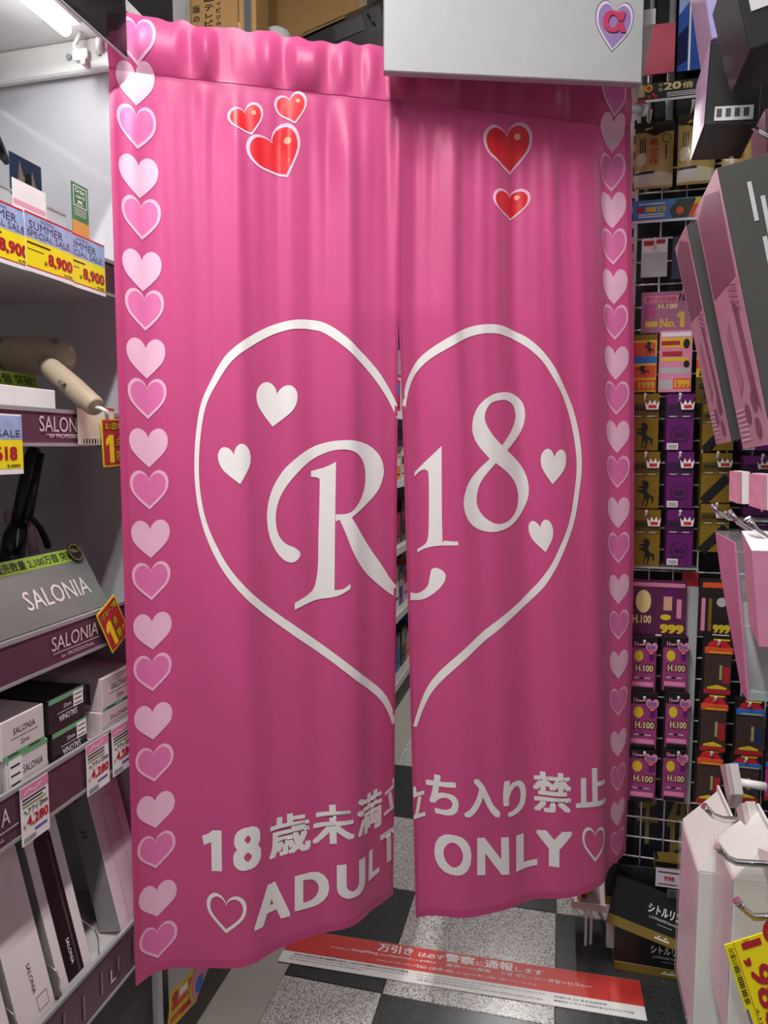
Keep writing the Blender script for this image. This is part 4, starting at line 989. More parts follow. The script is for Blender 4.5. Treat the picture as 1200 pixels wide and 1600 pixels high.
o, w, h = poster('pink 1999 poster with yellow top next to the yellow one', (1028, 613), (1083, 515), m_pinkpaper, [(.9, .97, m_whiteink, .05, .95), (.72, .88, m_yel, .05, .95), (.5, .56, m_yel, .05, .9), (.3, .40, m_lite, .05, .95), (.05, .2, m_lite, .02, .42), (.05, .22, m_org, .46, .98)])
txt(o, '1999', m_yel, (w * .5, h * .07, w * .96, h * .2), z=0.001, bold=0.04); poly(o, m_black, C2(w * .82, h * .78, w * .1, h * .08), 0.0008); poly(o, m_black, C2(w * .84, h * .45, w * .09, h * .06), 0.0008)
rect(o, m_dred, w * .06, h * .76, w * .62, h * .83, 0.0008); rect(o, m_dred, w * .1, h * .58, w * .7, h * .66, 0.0008)
o, w, h = poster('gold poster with black horse behind the pink cartons', (1086, 630), (1140, 520), m_goldd, [(.75, 1, m_gold, 0, 1), (.62, .7, m_yel, 0, 1), (.5, .62, m_org, 0, 1), (.38, .5, m_yel, 0, 1)])
txt(o, '超', m_black, (w * .08, h * .39, w * .4, h * .49), z=0.001, bold=0.03); horse(o, w * .1, h * .03, w * .6, h * .36, z=0.001)
# ---- boxed supplements on hooks
CROWN = np.array([(0, 0), (1, 0), (1.12, .85), (.86, .5), (.72, 1), (.5, .55), (.28, 1), (.14, .5), (-.12, .85)])
def hbox(label, pbl, ptr, Y, m, md, kind, grp, crown=True):
    a, b = ony(*pbl, Y), ony(*ptr, Y); w, h = b[0] - a[0], b[2] - a[2]
    o = cuboid('supplement_box', label, 'box', (a[0], Y, a[2]), GX, GZ, w, h, 0.035, m, grp)
    rect(o, md, 0, h * .62, w, h * .82)
    if kind == 'purple': txt(o, 'Three', m_black, (w * .08, h * .70, w * .5, h * .78), z=0.0006)
    else:
        for q in range(6): rect(o, m_black, w * (.08 + q * .08), h * .70, w * (.08 + q * .08 + .05), h * (.76 + .02 * (q % 2)), 0.0006)
    for x in (.12, .58): box('eyelet', (w * x, h * .595, 0), (w * (x + .26), h * .615, 0.001), m_lite, o)
    box('flap_edge', (0, h * .575, 0.0), (w, h * .59, 0.0012), md, o)
    if kind == 'gold': horse(o, w * .22, h * .03, w * .80, h * .50)
    elif kind == 'purple':
        poly(o, m_purd, C2(w * .5, h * .28, w * .34, h * .14), 0.0005, 'printed_ring', [C2(w * .5, h * .28, w * .29, h * .12)])
        poly(o, m_purd, CROWN * np.array([w * .36, h * .12]) + np.array([w * .32, h * .23]), 0.0006, 'printed_crown'); rect(o, m_purd, w * .25, h * .15, w * .75, h * .18, 0.0006)
        rect(o, m_paper, w * .06, h * .02, w * .46, h * .13, 0.0007, 'barcode_sticker')
        for q in (.04, .065, .09): rect(o, m_dgr, w * .1, h * q, w * .42, h * (q + .012), 0.001)
    else:
        c, s_ = math.cos(R(48)), math.sin(R(48)); q = [(-.046, -.012), (.042, -.012), (.042, .012), (-.046, .012)]
        poly(o, m_black, [(w * .5 + x * c - y * s_, h * .28 + x * s_ + y * c) for x, y in q], 0.0006, 'printed_stick')
        poly(o, m_yel, [(w * .3, h * .02), (w * .36, h * .02), (w * .34, h * .08), (w * .29, h * .09)], 0.0006)
    if crown:
        ct = poly(o, m_paper, CROWN * np.array([w * .42, h * .17]) + np.array([w * .52, h * .72]), 0.010, 'crown_tag')
        sd = ct.modifiers.new('thick', 'SOLIDIFY'); sd.thickness = 0.001
        rect(o, m_red, w * .60, h * .745, w * .88, h * .80, 0.0116, 'crown_tag_text')
        box('tag_tab', (w * .7, h * .76, 0), (w * .76, h * .79, 0.0095), m_clear, o)
    return o
rows1 = [(704, 615), (794, 706), (884, 797)]
nm = ['top', 'middle', 'bottom']
for i, (yb, yt) in enumerate(rows1):
    hbox(f'gold box with black rearing horse, {nm[i]} of the column at the curtain edge', (984 + i * 2, yb), (1031 + i, yt), YG - 0.075, m_gold, m_goldd, 'gold', 'gold horse boxes'); hook(1008 + i, yt + 8)
    hbox(f'purple box with crest and barcode sticker, {nm[i]} of its column', (1039, yb), (1085 + (i == 0), yt), YG - 0.07, m_purp, m_purd, 'purple', 'purple crest boxes'); hook(1063, yt + 8)
for i, (yb, yt) in enumerate([(704, 630), (785, 708), (862, 788)]):
    hbox(f'gold box with black stick picture, {nm[i]} of its column behind the foreground hooks', (1096 - 2 * i, yb), (1149 - 4 * i, yt), YG - 0.08, m_gold, m_goldd, 'glass', 'gold stick boxes', i > 0); hook(1124 - i * 2, yt + 6, L=0.10)
for i, (yb, yt) in enumerate([(704, 640), (785, 712), (862, 792)]):
    hbox(f'purple box at the right frame edge behind the foreground hooks, {nm[i]} one', (1158, yb), (1206, yt), YG - 0.075, m_purp, m_purd, 'purple', 'purple boxes at the right edge', i == 1); hook(1192, yt + 6)
tr_ = thing('clear_box_tray', 'clear tray edge under the gold and purple boxes', 'tray', Matrix.Translation(V(ony(985, 887, YG - 0.11)))); box('tray_sheet', (0, 0, 0), (0.17, 0.10, 0.003), m_clear, tr_); box('tray_edge', (0, -0.001, 0), (0.17, 0.001, 0.005), m_grey, tr_)
# ---- 999 posters
for label, pbl, ptr, mm_ in (('purple and pink 999 poster beside the curtain edge', (978, 993), (1074, 908), M('poster_dark_pink', '5c1f4a', 0.4, scale=60, vary=0.4)), ('black and red 999 poster behind the clear pink pack', (1090, 994), (1145, 905), M('poster_black_red', '241a1c', 0.4, scale=60, vary=0.5))):
    o, w, h = gcard('price_poster', label, 'sign', pbl, ptr, YG - 0.055, mm_)
    if 'purple' in label:
        txt(o, 'H.100', m_cream, (w * .1, h * .24, w * .42, h * .38), z=0.0007, bold=0.03); txt(o, '999', m_yel, (w * .57, h * .08, w * .97, h * .24), z=0.0007, bold=0.06)
        rect(o, m_pinkpaper, w * .1, h * .88, w * .97, h * .95); poly(o, m_cream, C2(w * .28, h * .62, w * .13, h * .2), 0.0005)
        rect(o, M('bottle_peach', 'd9a58a', 0.4), w * .62, h * .48, w * .76, h * .72, 0.0006); rect(o, m_purp, w * .62, h * .72, w * .82, h * .86, 0.0006)
        poly(o, m_yel, C2(w * .66, h * .36, w * .09, h * .05), 0.0008); rect(o, m_pinkpaper, w * .84, h * .35, w * .92, h * .68, 0.0006); rect(o, m_whiteink, w * .5, h * .03, w * .97, h * .055, 0.0006)
    else:
        txt(o, '999', m_yel, (w * .45, h * .07, w * .98, h * .22), z=0.0007, bold=0.06)
        rect(o, m_org, w * .1, h * .84, w * .95, h * .93); rect(o, m_pinkpaper, w * .08, h * .1, w * .2, h * .66); poly(o, m_lite, C2(w * .7, h * .6, w * .16, h * .08), 0.0006)
        rect(o, m_whiteink, w * .45, h * .03, w * .97, h * .05, 0.0006); rect(o, m_gold, w * .3, h * .1, w * .4, h * .66, 0.0005)
pn = box('panel_strip', G_(0.337, YG - 0.03, 0.50), G_(0.372, YG - 0.02, 1.12), m_lite, rack)
box('panel_strip', G_(0.258, YG - 0.03, 0.50), G_(0.270, YG - 0.02, 1.0), m_lite, rack)
box('red_back_card', G_(0.33, YG - 0.02, 1.06), G_(0.372, YG - 0.018, 1.16), m_dred, rack)
# ---- hanging supplement packs
def pack(label, pbl, ptr, Y, kind, grp, copies=3):
    a, b = ony(*pbl, Y), ony(*ptr, Y); w, h = b[0] - a[0], b[2] - a[2]
    base_m = {'h': M('pack_magenta', '9a3a78', 0.35, scale=70, vary=0.25), 'o': m_brn, 'b': m_brn, 'p': m_mag}[kind]
    o = thing('supplement_pack', label, 'pack', face_mat((a[0], Y, a[2]), GX, GZ), grp)
    box('front_card', (0, 0, -0.004), (w, h, 0), base_m, o, 0.001)
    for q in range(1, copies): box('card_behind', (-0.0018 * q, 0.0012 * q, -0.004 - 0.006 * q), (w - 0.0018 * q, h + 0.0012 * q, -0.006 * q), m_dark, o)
    if kind == 'h':
        rect(o, m_black, 0, h * .80, w, h); rect(o, m_black, w * .08, 0.0, w * .95, h * .08)
        txt(o, 'H', m_pinkpaper, (w * .14, h * .82, w * .26, h * .91), z=0.0006, bold=0.03); rect(o, m_pinkpaper, w * .28, h * .84, w * .5, h * .87, 0.0005)
        txt(o, 'H.100', m_black, (w * .16, h * .35, w * .94, h * .51), z=0.0005, bold=0.06); txt(o, 'H.100', m_cream, (w * .2, h * .37, w * .90, h * .49), z=0.0011, bold=0.02)
        poly(o, m_yel, C2(w * .32, h * .65, w * .18, h * .1), 0.0005); poly(o, m_purp, C2(w * .84, h * .62, w * .12, h * .07), 0.0005)
        ht = poly(o, m_pinkpaper, heart(w * .8, h * .80, w * .48, h * .22), 0.006, 'heart_tag'); ht.modifiers.new('thick', 'SOLIDIFY').thickness = 0.0008
        txt(o, '200', m_lav, (w * .62, h * .79, w * .96, h * .86), z=0.0074, bold=0.04); rect(o, m_org, w * .68, h * .745, w * .92, h * .77, 0.0072)
        rect(o, m_pinkpaper, w * .08, h * .10, w * .92, h * .18, 0.0005)
        rect(o, m_lite, w * .16, h * .24, w * .36, h * .265, 0.0006); rect(o, m_lite, w * .56, h * .24, w * .8, h * .265, 0.0006); rect(o, m_purd, w * .36, h * .235, w * .56, h * .27, 0.0006)
    else:
        top = m_org if kind == 'o' else m_blue
        poly(o, m_black, [(0, h * .84), (w, h * .84), (w, h), (0, h)], 0.0004)
        hd_ = box('header_flap', (-w * .02, h * .72, 0), (w * 1.04, h * .83, 0.004), top, o, 0.001)
        poly(o, m_red, [(w * .04, h * .83), (w * .2, h * .94), (w * .8, h * .94), (w * .98, h * .83)], 0.0008); rect(o, m_yel, w * .3, h * .95, w * .9, h * .98, 0.0006)
        rect(o, m_yel, w * .15, h * .74, w * .95, h * .76, 0.0044)
        poly(o, M('capsule_olive', 'a9a86a', 0.35), [(w * .56, h * .26), (w * .66, h * .26), (w * .66, h * .52), (w * .56, h * .52)], 0.0008)
        rect(o, m_dred if kind == 'o' else M('navy_print', '20345c', 0.4), w * .7, h * .2, w * .95, h * .5, 0.0005)
        poly(o, m_yel, [(w * .12, h * .12), (w * .5, h * .17), (w * .85, h * .12), (w * .85, h * .09), (w * .12, h * .09)], 0.0006); rect(o, m_dred, 0.0, 0, w, h * .085, 0.0006)
    return o
for i, (yb, yt) in enumerate([(1079, 996), (1168, 1084), (1250, 1170)]):
    pack(f'magenta H.100 pack, {nm[i]} of the column at the curtain edge', (984 - 2 * i, yb), (1023 + (3, 5, 3)[i], yt), YG - 0.075, 'h', 'magenta H.100 packs'); hook(1007, yt + 12)
    pack(f'magenta H.100 pack, {nm[i]} of the second column', (1034 + (0, 4, 0)[i], yb), (1076 + (0, 2, -2)[i], yt), YG - 0.075, 'h', 'magenta H.100 packs'); hook(1060, yt + 12)
    pack(f'black pack with orange header, {nm[i]} of its column', (1099 - 6 * i, yb + 4), (1145 - 8 * i, yt + 2), YG - 0.075, 'o', 'black packs with orange headers'); hook(1124 - 6 * i, yt + 12)
for i, (yb, yt) in enumerate([(1178, 1095), (1250, 1182)]):
    pack(f'black pack with blue header, {("upper", "lower")[i]} one', (1148 - 6 * i, yb), (1195 - 7 * i, yt), YG - 0.075, 'b', 'black packs with blue headers'); hook(1172 - 6 * i, yt + 10)
    pack(f'magenta pack at the right frame edge, {("upper", "lower")[i]} one', (1200 - 6 * i, yb), (1246 - 6 * i, yt), YG - 0.07, 'p', 'magenta packs at the right edge')
# ---- brushwork poster behind the grid, low goods
o, w, h = gcard('brush_poster', 'navy poster with gold brush characters behind the wire grid', 'poster', (986, 1408), (1110, 1252), YG + 0.035, M('poster_navy', '14182a', 0.45, scale=15, vary=0.3))
m_brush = M('brush_gold', '8a7a3a', 0.5)
txt(o, '千', m_brush, (w * .04, h * .55, w * .33, h * .97), z=0.0006, bold=0.05); txt(o, '伐', m_brush, (w * .44, h * .5, w * .8, h * .98), z=0.0006, bold=0.05)
poly(o, m_yel, [(w * .2, 0), (w * .35, h * .22), (w * .5, h * .12), (w * .62, 0)], 0.0006)
m_bkbox = M('carbon_black', '17171a', 0.35, scale=300, vary=0.3); m_bkgold = M('box_gold', '8d7433', 0.35, 0.2)
def black_box(label, bl, br, tl, d, sub=True, flip=False):
    mt, w, h = frame3(bl, br, tl)
    o = thing('supplement_carton', label, 'box', mt, 'black supplement cartons')
    box('box', (0, 0, -d), (w, h, 0), m_bkbox, o, 0.002)
    box('gold_band', (-0.0008, -0.0008, -d * .98), (w + 0.0008, h * .20, 0.0008), m_bkgold, o, 0.001)
    if sub:
        txt(o, 'シトルリン EX', m_whiteink, (w * .42, h * .52, w * .93, h * .70), z=0.0008, bold=0.03)
        txt(o, 'L-CITRULLINE Nutritional Drink', m_whiteink, (w * .45, h * .42, w * .88, h * .47), z=0.0008)
        rect(o, m_lite, w * .55, h * .34, w * .72, h * .352, 0.0006); rect(o, m_whiteink, w * .55, h * .07, w * .72, h * .10, 0.0014); txt(o, '▲ ◆', m_whiteink, (w * .57, h * .12, w * .7, h * .15), z=0.0014)
    return o
# low plinth shelf of the rack
box('low_shelf', G_(0.19, YG - 0.01, 0.025), G_(0.9, YG + 0.05, 0.045), m_white, rack)
black_box('black and gold carton standing on the floor under the tilted one', (0.180, 2.03, 0.001), (0.41, 2.03, 0.001), (0.180, 2.034, 0.128), 0.045)
A = ony(948, 1441, 1.985); B = ony(1083, 1496, 1.955); C_ = ony(964, 1366, 2.03)
black_box('black and gold carton tilted on top of the standing one', A, B, C_, 0.022)
A = ony(946, 1412, 2.05); B = ony(1060, 1424, 2.05); C_ = ony(966, 1351, 2.07)
black_box('black carton peeking out behind the tilted one', A, B, C_, 0.012, False)
ty = thing('gold_rim_tray', 'black tray with gold rims behind the black cartons', 'tray', Matrix.Translation(V(ony(1023, 1358, 2.03))))
for q in (0.0, 0.024): mesh('tray_rim', [(0, 0, q), (0.115, 0, q), (0.115, 0, q + 0.009), (0.05, 0, q + 0.010), (0, 0, q + 0.005), (0, 0.04, q), (0.115, 0.04, q), (0.115, 0.04, q + 0.009), (0.05, 0.04, q + 0.010), (0, 0.04, q + 0.005)], [(0, 1, 2, 3, 4), (9, 8, 7, 6, 5), (0, 5, 6, 1), (1, 6, 7, 2), (2, 7, 8, 3), (3, 8, 9, 4), (4, 9, 5, 0)], m_bkgold, ty)
box('tray_wall', (0.001, 0.001, 0.008), (0.114, 0.039, 0.030), m_bkbox, ty)
o, w, h = gcard('price_label', 'pale price label reading 998 under the gold rimmed tray', 'price card', (1024, 1384), (1068, 1361), 2.005, M('label_lilac', 'cfc4cf', 0.5))
txt(o, '998', m_dred, (w * .3, h * .35, w * .68, h * .6), z=0.0006, bold=0.03); rect(o, m_dgr, w * .08, h * .76, w * .9, h * .84); rect(o, m_dgr, w * .08, h * .12, w * .8, h * .18)
lc = thing('label_clip', 'dark plastic label clip on the tilted black carton', 'clip', Matrix.Translation(V(ony(1042, 1396, 1.975)))); box('clip_plate', (0, 0, -0.012), (0.028, 0.003, 0.012), M('clip_grey', '4a4a4c', 0.3), lc, 0.002); tube('clip_hinge', [(0.014, -0.001, 0), (0.014, -0.006, 0)], 0.006, m_dgr, lc, 10)
# pink booklet tray beside the post
tb = thing('booklet_tray', 'pale pink tray on white legs beside the grid post', 'tray', Matrix.Translation((0.058, 2.10, 0.12)))
m_ptray = M('tray_pink', 'd9c4c6', 0.45)
box('tray_floor', (0, 0, 0), (0.10, 0.20, 0.012), m_ptray, tb, 0.001); box('tray_side', (0, 0, 0.012), (0.006, 0.20, 0.03), m_ptray, tb); box('tray_front', (0.006, 0, 0.012), (0.10, 0.005, 0.022), m_ptray, tb)
for x, y in ((0.04, 0.01), (0.055, 0.02), (0.04, 0.19), (0.085, 0.19)): box('leg', (x, y, -0.12), (x + 0.008, y + 0.008, 0), m_white, tb)
for i, (c_, lb) in enumerate(((m_cream, 'cream booklet with perforated edge in the pink tray'), (m_red, 'red booklet in the pink tray'), (m_yel, 'yellow booklet in the pink tray'))):
    bk = thing('booklet', lb, 'booklet', Matrix.Translation((0.075 + i * 0.016, 2.12 + i * 0.02, 0.1325)), 'booklets in the pink tray')
    box('pages', (0, 0, 0), (0.010, 0.12, 0.13 + i * 0.02), m_paper, bk); box('cover', (-0.001, -0.0012, 0), (0.011, -0.0002, 0.13 + i * 0.02), c_, bk)
    for q in range(6): box('printed_dot', (0.002, -0.0018, 0.015 + q * 0.02), (0.005, -0.0013, 0.021 + q * 0.02), m_dgr, bk)
# ---- panels above the grid
o, w, h = gcard('coral_sign', 'plain coral red panel above the grid beside the white board', 'sign', (1004, 118), (1056, 34), YG - 0.02, M('coral_red', 'c9566a', 0.4), 0.004)
o, w, h = gcard('blue_poster', 'glossy blue poster above the grid', 'poster', (1058, 112), (1140, -60), YG - 0.01, M('poster_blue', '3a5fb4', 0.15, scale=9, vary=0.8), 0.003)
poly(o, M('poster_paleblue', 'a9c4ee', 0.2), [(0, h * .55), (w * .3, h * .72), (w * .18, h), (0, h)], 0.0005); rect(o, m_whiteink, w * .22, 0, w * .26, h, 0.0007); poly(o, M('navy_print2', '1b2450', 0.25), [(0, h * .05), (w * .2, h * .1), (w * .2, h * .45), (0, h * .35)], 0.0006)
for x in (1022, 1052): pass
tube('support_pole', [G_(0.21, YG + 0.03, 2.2), G_(0.21, YG + 0.03, 2.85)], 0.006, m_grey, rack, 8)
tube('support_pole', [G_(0.262, YG + 0.03, 2.2), G_(0.262, YG + 0.03, 2.85)], 0.009, m_grey, rack, 8)

# ================================================================ right foreground fixture
fx = thing('hook_wall', 'grey slat wall of the right aisle fixture carrying chrome hooks', 'rack', Matrix.Translation((0.62, 1.1, 0)))
for i in range(22): box('slat', (0, -0.7, 0.08 + i * 0.11), (0.018, 0.7, 0.08 + i * 0.11 + 0.1), m_lite, fx, 0.002)
box('backing', (0.018, -0.7, 0.0), (0.03, 0.7, 2.5), m_grey, fx)
m_bgrey = M('carton_grey', '4a4a48', 0.3, coat=0.2); m_bpink = M('carton_pink', 'c9a0b0', 0.35, scale=14); m_bplum = M('carton_plum', '84586e', 0.4); m_blk = M('carton_black', '232324', 0.35)
def long_carton(label, top_near, bot_near, X, ytop, d, wid, mface, mside, grp, deco=True):
    """tall carton hanging on a hook: coloured side towards the aisle, dark face towards the camera"""
    a = dep(*bot_near, X); b = dep(*top_near, ytop)
    up = V(b - a); L = up.length; up.normalize()
    side = Vector((0, 1, 0)); side = (side - up * side.dot(up)).normalized()
    out = up.cross(side); 
    o = thing('long_carton', label, 'box', Matrix(((side.x, up.x, out.x, a[0]), (side.y, up.y, out.y, a[1]), (side.z, up.z, out.z, a[2]), (0, 0, 0, 1))), grp)
    # local x = away from the camera, y = up, z = ± across; put the body on the right hand side
    sg = 1 if out.x > 0 else -1
    box('box', (0, 0, min(0, sg * wid)), (d, L, max(0, sg * wid)), mface, o, 0.002)
    box('side_face', (0.0, 0.0, min(-sg * 0.0005, -sg * 0.0001)), (d, L, max(-sg * 0.0005, -sg * 0.0001)), mside, o)
    z = -sg * 0.0009
    if deco:
        P = lambda pts, m, k=1: poly(o, m, [(x * d, y * L) for x, y in pts], z * k, 'printed_shape')
        P([(.08, .62), (.95, .62), (.95, .95), (.55, .99), (.08, .93)], m_bplum)
        P([(.1, .12), (.22, .52), (.36, .56), (.30, .2)], m_bplum); P([(.5, .25), (.6, .5), (.75, .45), (.68, .2)], M('carton_rose', 'b77f98', 0.4), 1.3)
        for q in range(5): P([(.12, .5 + q * .022), (.4, .53 + q * .022), (.4, .535 + q * .022), (.12, .507 + q * .022)], m_bplum, 1.6)
        for cx, cy in ((.3, .07), (.55, .13), (.28, .17)): poly(o, m_bplum, C2(cx * d, cy * L, d * .09, L * .04), z * 1.6, 'printed_oval')
        for q in range(7): P([(.62, .03 + q * .02), (.95, .03 + q * .02), (.95, .037 + q * .02), (.62, .037 + q * .02)], M('carton_cream', 'e6cfd6', 0.4), 1.4)
        for q, (y0, y1, x) in enumerate(((.78, .92, .36), (.70, .86, .5), (.62, .72, .42))):
            box('printed_line', (-0.0011, y0 * L, sg * wid * x), (-0.0006, y1 * L, sg * wid * (x + .06)), m_lite, o)
    # hanging tab
    box('hang_tab', (d * .3, L, sg * wid * .35), (d * .7, L + 0.03, sg * wid * .4), m_clear, o)
    return o
gl = 'long cartons on the right hooks'
c1 = long_carton('large pink and grey long carton hanging nearest at the right edge', (1120, 262), (1207, 694), 1.08, 1.08, 0.185, 0.10, m_bgrey, m_bpink, gl)
c2 = long_carton('narrow pink and grey long carton hanging just behind the large one', (1072, 352), (1143, 690), 1.33, 1.33, 0.14, 0.075, m_bgrey, m_bpink, gl)
c3 = long_carton('black carton with mauve side and white sticker at the top right', (1110, 66), (1100, 196), 1.20, 1.20, 0.12, 0.085, m_blk, M('carton_mauve', 'a98aa8', 0.4), gl, False)
box('white_sticker', (-0.0016, 0.006, -0.075), (-0.0002, 0.030, -0.015), m_lite, c3); box('printed_line', (-0.0016, 0.08, -0.036), (-0.0002, 0.12, -0.031), m_lite, c3)
for q in range(4): box('barcode_bar', (-0.0022, 0.012, -0.068 + q * 0.014), (-0.0016, 0.026, -0.060 + q * 0.014), m_dgr, c3)
c4 = long_carton('black carton with grey label cut by the top right corner', (1140, -60), (1172, 78), 1.0, 1.0, 0.12, 0.12, m_blk, m_blk, gl, False)
box('grey_label', (-0.0016, 0.05, -0.07), (-0.0002, 0.075, -0.012), m_lite, c4)
c5 = long_carton('lavender carton hanging above the black one at the top right', (1093, -70), (1112, 62), 1.24, 1.24, 0.10, 0.09, M('carton_lavender', '9d94c2', 0.35), M('carton_mauve', 'a98aa8', 0.4), gl, False)
c6 = long_carton('pink carton behind the large one at the right frame edge', (1196, 170), (1200, 290), 1.30, 1.30, 0.10, 0.08, m_bpink, m_bpink, gl, False)
# clear pack with grey cylinder
m_film = M('pack_film', 'f2f4f6', 0.05, alpha=0.14, vary=0.0)
a = dep(1168, 1094, 1.05); b = dep(1143, 846, 1.05); h_ = b[2] - a[2]
cp = thing('clear_pack', 'clear plastic pack with pink side and grey cylinder on the right', 'pack', Matrix.Translation(V(a)))
lx = b[0] - a[0]
def slab(name, pts, t, m, par):
    n = len(pts); vs = [tuple(p) for p in pts] + [tuple(Vector(p) + Vector(t)) for p in pts]
    return mesh(name, vs, [tuple(range(n)), tuple(reversed(range(n, 2 * n)))] + [(i, n + i, n + (i + 1) % n, (i + 1) % n) for i in range(n)], m, par)
slab('pink_side', [(0, 0, 0), (0, 0.035, 0.0), (lx * .8, 0.10, h_ * .7), (lx, 0.13, h_), (lx, 0, h_)], (0.003, 0, 0), M('pack_pink_side', 'c77fa4', 0.3, scale=16, vary=0.25), cp)
slab('film_front', [(0.003, 0, 0), (0.10, 0, 0), (0.10 + lx, 0, h_), (0.003 + lx, 0, h_)], (0, 0.001, 0), m_film, cp)
slab('film_top', [(lx + .003, 0.001, h_), (0.10 + lx, 0.001, h_), (0.10 + lx, 0.15, h_), (lx + .003, 0.15, h_)], (0, 0, 0.001), m_film, cp)
slab('pack_base', [(0.003, 0.001, 0), (0.10, 0.001, 0), (0.10, 0.034, 0), (0.003, 0.034, 0)], (0, 0, 0.012), M('pack_teal_edge', '8aa3a3', 0.3), cp)
tube('cylinder', [(0.026, 0.03, 0.013), (0.026 + lx * .3, 0.03, h_ * .3), (0.026 + lx * .6, 0.03, h_ * .62)], 0.021, M('cylinder_grey', 'a8a8aa', 0.3), cp, 24)
tube('cylinder_cap', [(0.026 + lx * .62, 0.03, h_ * .625), (0.026 + lx * .72, 0.03, h_ * .74)], 0.017, M('cylinder_lid', '6d6a6c', 0.3), cp, 24)
tube('cylinder_ring', [(0.026 + lx * .44, 0.03, h_ * .46), (0.026 + lx * .45, 0.03, h_ * .47)], 0.0216, m_whiteink, cp, 24)
a = dep(1186, 1010, 0.98); b = dep(1172, 860, 0.98)
pp = thing('pink_carton', 'small pink carton with white top in front of the clear pack', 'box', Matrix.Translation(V(a))); lx = b[0] - a[0]; h_ = b[2] - a[2]
slab('box', [(0, 0, 0), (0, 0.06, 0.02), (lx, 0.06, h_ + 0.02), (lx, 0, h_)], (0.07, 0, 0), M('pack_pink', 'cf86a6', 0.35, scale=20, vary=0.2), pp)
slab('box_top', [(lx, 0, h_ + .0005), (lx, 0.06, h_ + 0.0205), (lx + 0.07, 0.06, h_ + 0.0205), (lx + 0.07, 0, h_ + .0005)], (0, 0, 0.001), m_paper, pp)
slab('brown_window', [(0.03 + lx * .8, -0.0012, h_ * .35), (0.06 + lx * .8, -0.0012, h_ * .35), (0.06 + lx, -0.0012, h_ * .95), (0.034 + lx, -0.0012, h_ * .95)], (0, 0.001, 0), M('window_brown', '6a3f38', 0.4), pp)
# chrome hooks
def chrook(label, pts, D, dx=0.30):
    P = [dep(x, y, d_) for (x, y), d_ in zip(pts, D)]
    o = thing('chrome_hook', label, 'hook', Matrix.Translation(V(P[0])), 'chrome display hooks')
    Q = [V(p - P[0]) for p in P]; e = Q[-1]
    end = Vector((0.62 - P[0][0], e.y + 0.02, e.z))
    tube('hook_rod', Q + [end], 0.0042, m_chrome, o, 10); tube('hook_tip', [Q[0] - (Q[1] - Q[0]).normalized() * 0.002, Q[0] + (Q[1] - Q[0]).normalized() * 0.002], 0.0048, m_chrome, o, 10)
    return o
chrook('chrome hook with its upturned tip over the gold boxes, farthest of three', [(1112, 790), (1125, 802), (1140, 810), (1175, 812)], [1.18, 1.18, 1.18, 1.16])
chrook('chrome hook in the middle of the three above the clear pack', [(1140, 800), (1154, 816), (1172, 828), (1200, 832)], [1.08, 1.08, 1.08, 1.06])
chrook('chrome hook nearest of the three above the clear pack', [(1169, 811), (1182, 828), (1200, 841), (1230, 846)], [1.0, 1.0, 1.0, 0.99])
chrook('chrome hook over the white gable carton, upper one', [(1101, 1260), (1114, 1274), (1130, 1280), (1170, 1282)], [0.95, 0.95, 0.95, 0.945])
chrook('chrome hook in front of the white gable carton', [(1122, 1324), (1135, 1339), (1150, 1347), (1190, 1350)], [0.85, 0.85, 0.85, 0.845])
chrook('chrome hook just above the yellow price tag', [(1152, 1408), (1163, 1422), (1178, 1433), (1215, 1432)], [0.80, 0.80, 0.80, 0.795])
chrook('chrome hook tip beside the gold pouches at the right edge', [(1173, 196), (1186, 206), (1202, 214), (1230, 216)], [1.2, 1.2, 1.2, 1.19])
# label holders on the hook ends
m_lh = M('holder_white', 'e6e0de', 0.35); m_lp = M('holder_pink', 'd58fa8', 0.4, scale=60, vary=0.3)
def holder(label, quad, D, mface, group, dd=0.012):
    P = [dep(x, y, d_) for (x, y), d_ in zip(quad, D)]
    o = thing('label_holder', label, 'label holder', Matrix.Translation(V(P[0])), group)
    Q = [V(p - P[0]) for p in P]
    slab('label_plate', Q, (0.006, 0.004, 0), mface, o)
    c_ = sum(Q, Vector()) / 4
    slab('holder_back', [c_ + (q - c_) * 1.03 + Vector((0.0065, 0.0045, 0)) for q in Q], (dd, 0.003, 0), m_lh, o)
    tube('holder_stem', [c_ + Vector((0.02, 0.008, 0)), c_ + Vector((0.055, 0.012, -0.004))], 0.006, m_lh, o, 10)
    return o
holder('pink label holder with white back beside the gold stick boxes', [(1139, 782), (1153, 787), (1153, 738), (1140, 736)], [1.14, 1.10, 1.10, 1.14], m_lp, 'label holders on hooks')
holder('larger pink label holder at the right edge above the hooks', [(1170, 790), (1192, 797), (1192, 742), (1170, 740)], [1.06, 1.0, 1.0, 1.06], m_lp, 'label holders on hooks')
m_lw = M('holder_rose_white', 'd3bfc2', 0.4)
holder('tall pale label holder above the white gable carton', [(1138, 1262), (1141, 1242), (1133, 1195), (1125, 1196)], [1.04, 1.0, 1.0, 1.04], m_lw, 'pale label holders')
holder('tall pale label holder in the middle of the right edge hooks', [(1164, 1340), (1176, 1338), (1158, 1255), (1150, 1262)], [0.95, 0.92, 0.92, 0.95], m_lw, 'pale label holders')
holder('pale label holder at the right frame edge over the yellow tag', [(1186, 1400), (1212, 1405), (1212, 1335), (1184, 1325)], [0.86, 0.84, 0.84, 0.86], m_lw, 'pale label holders')
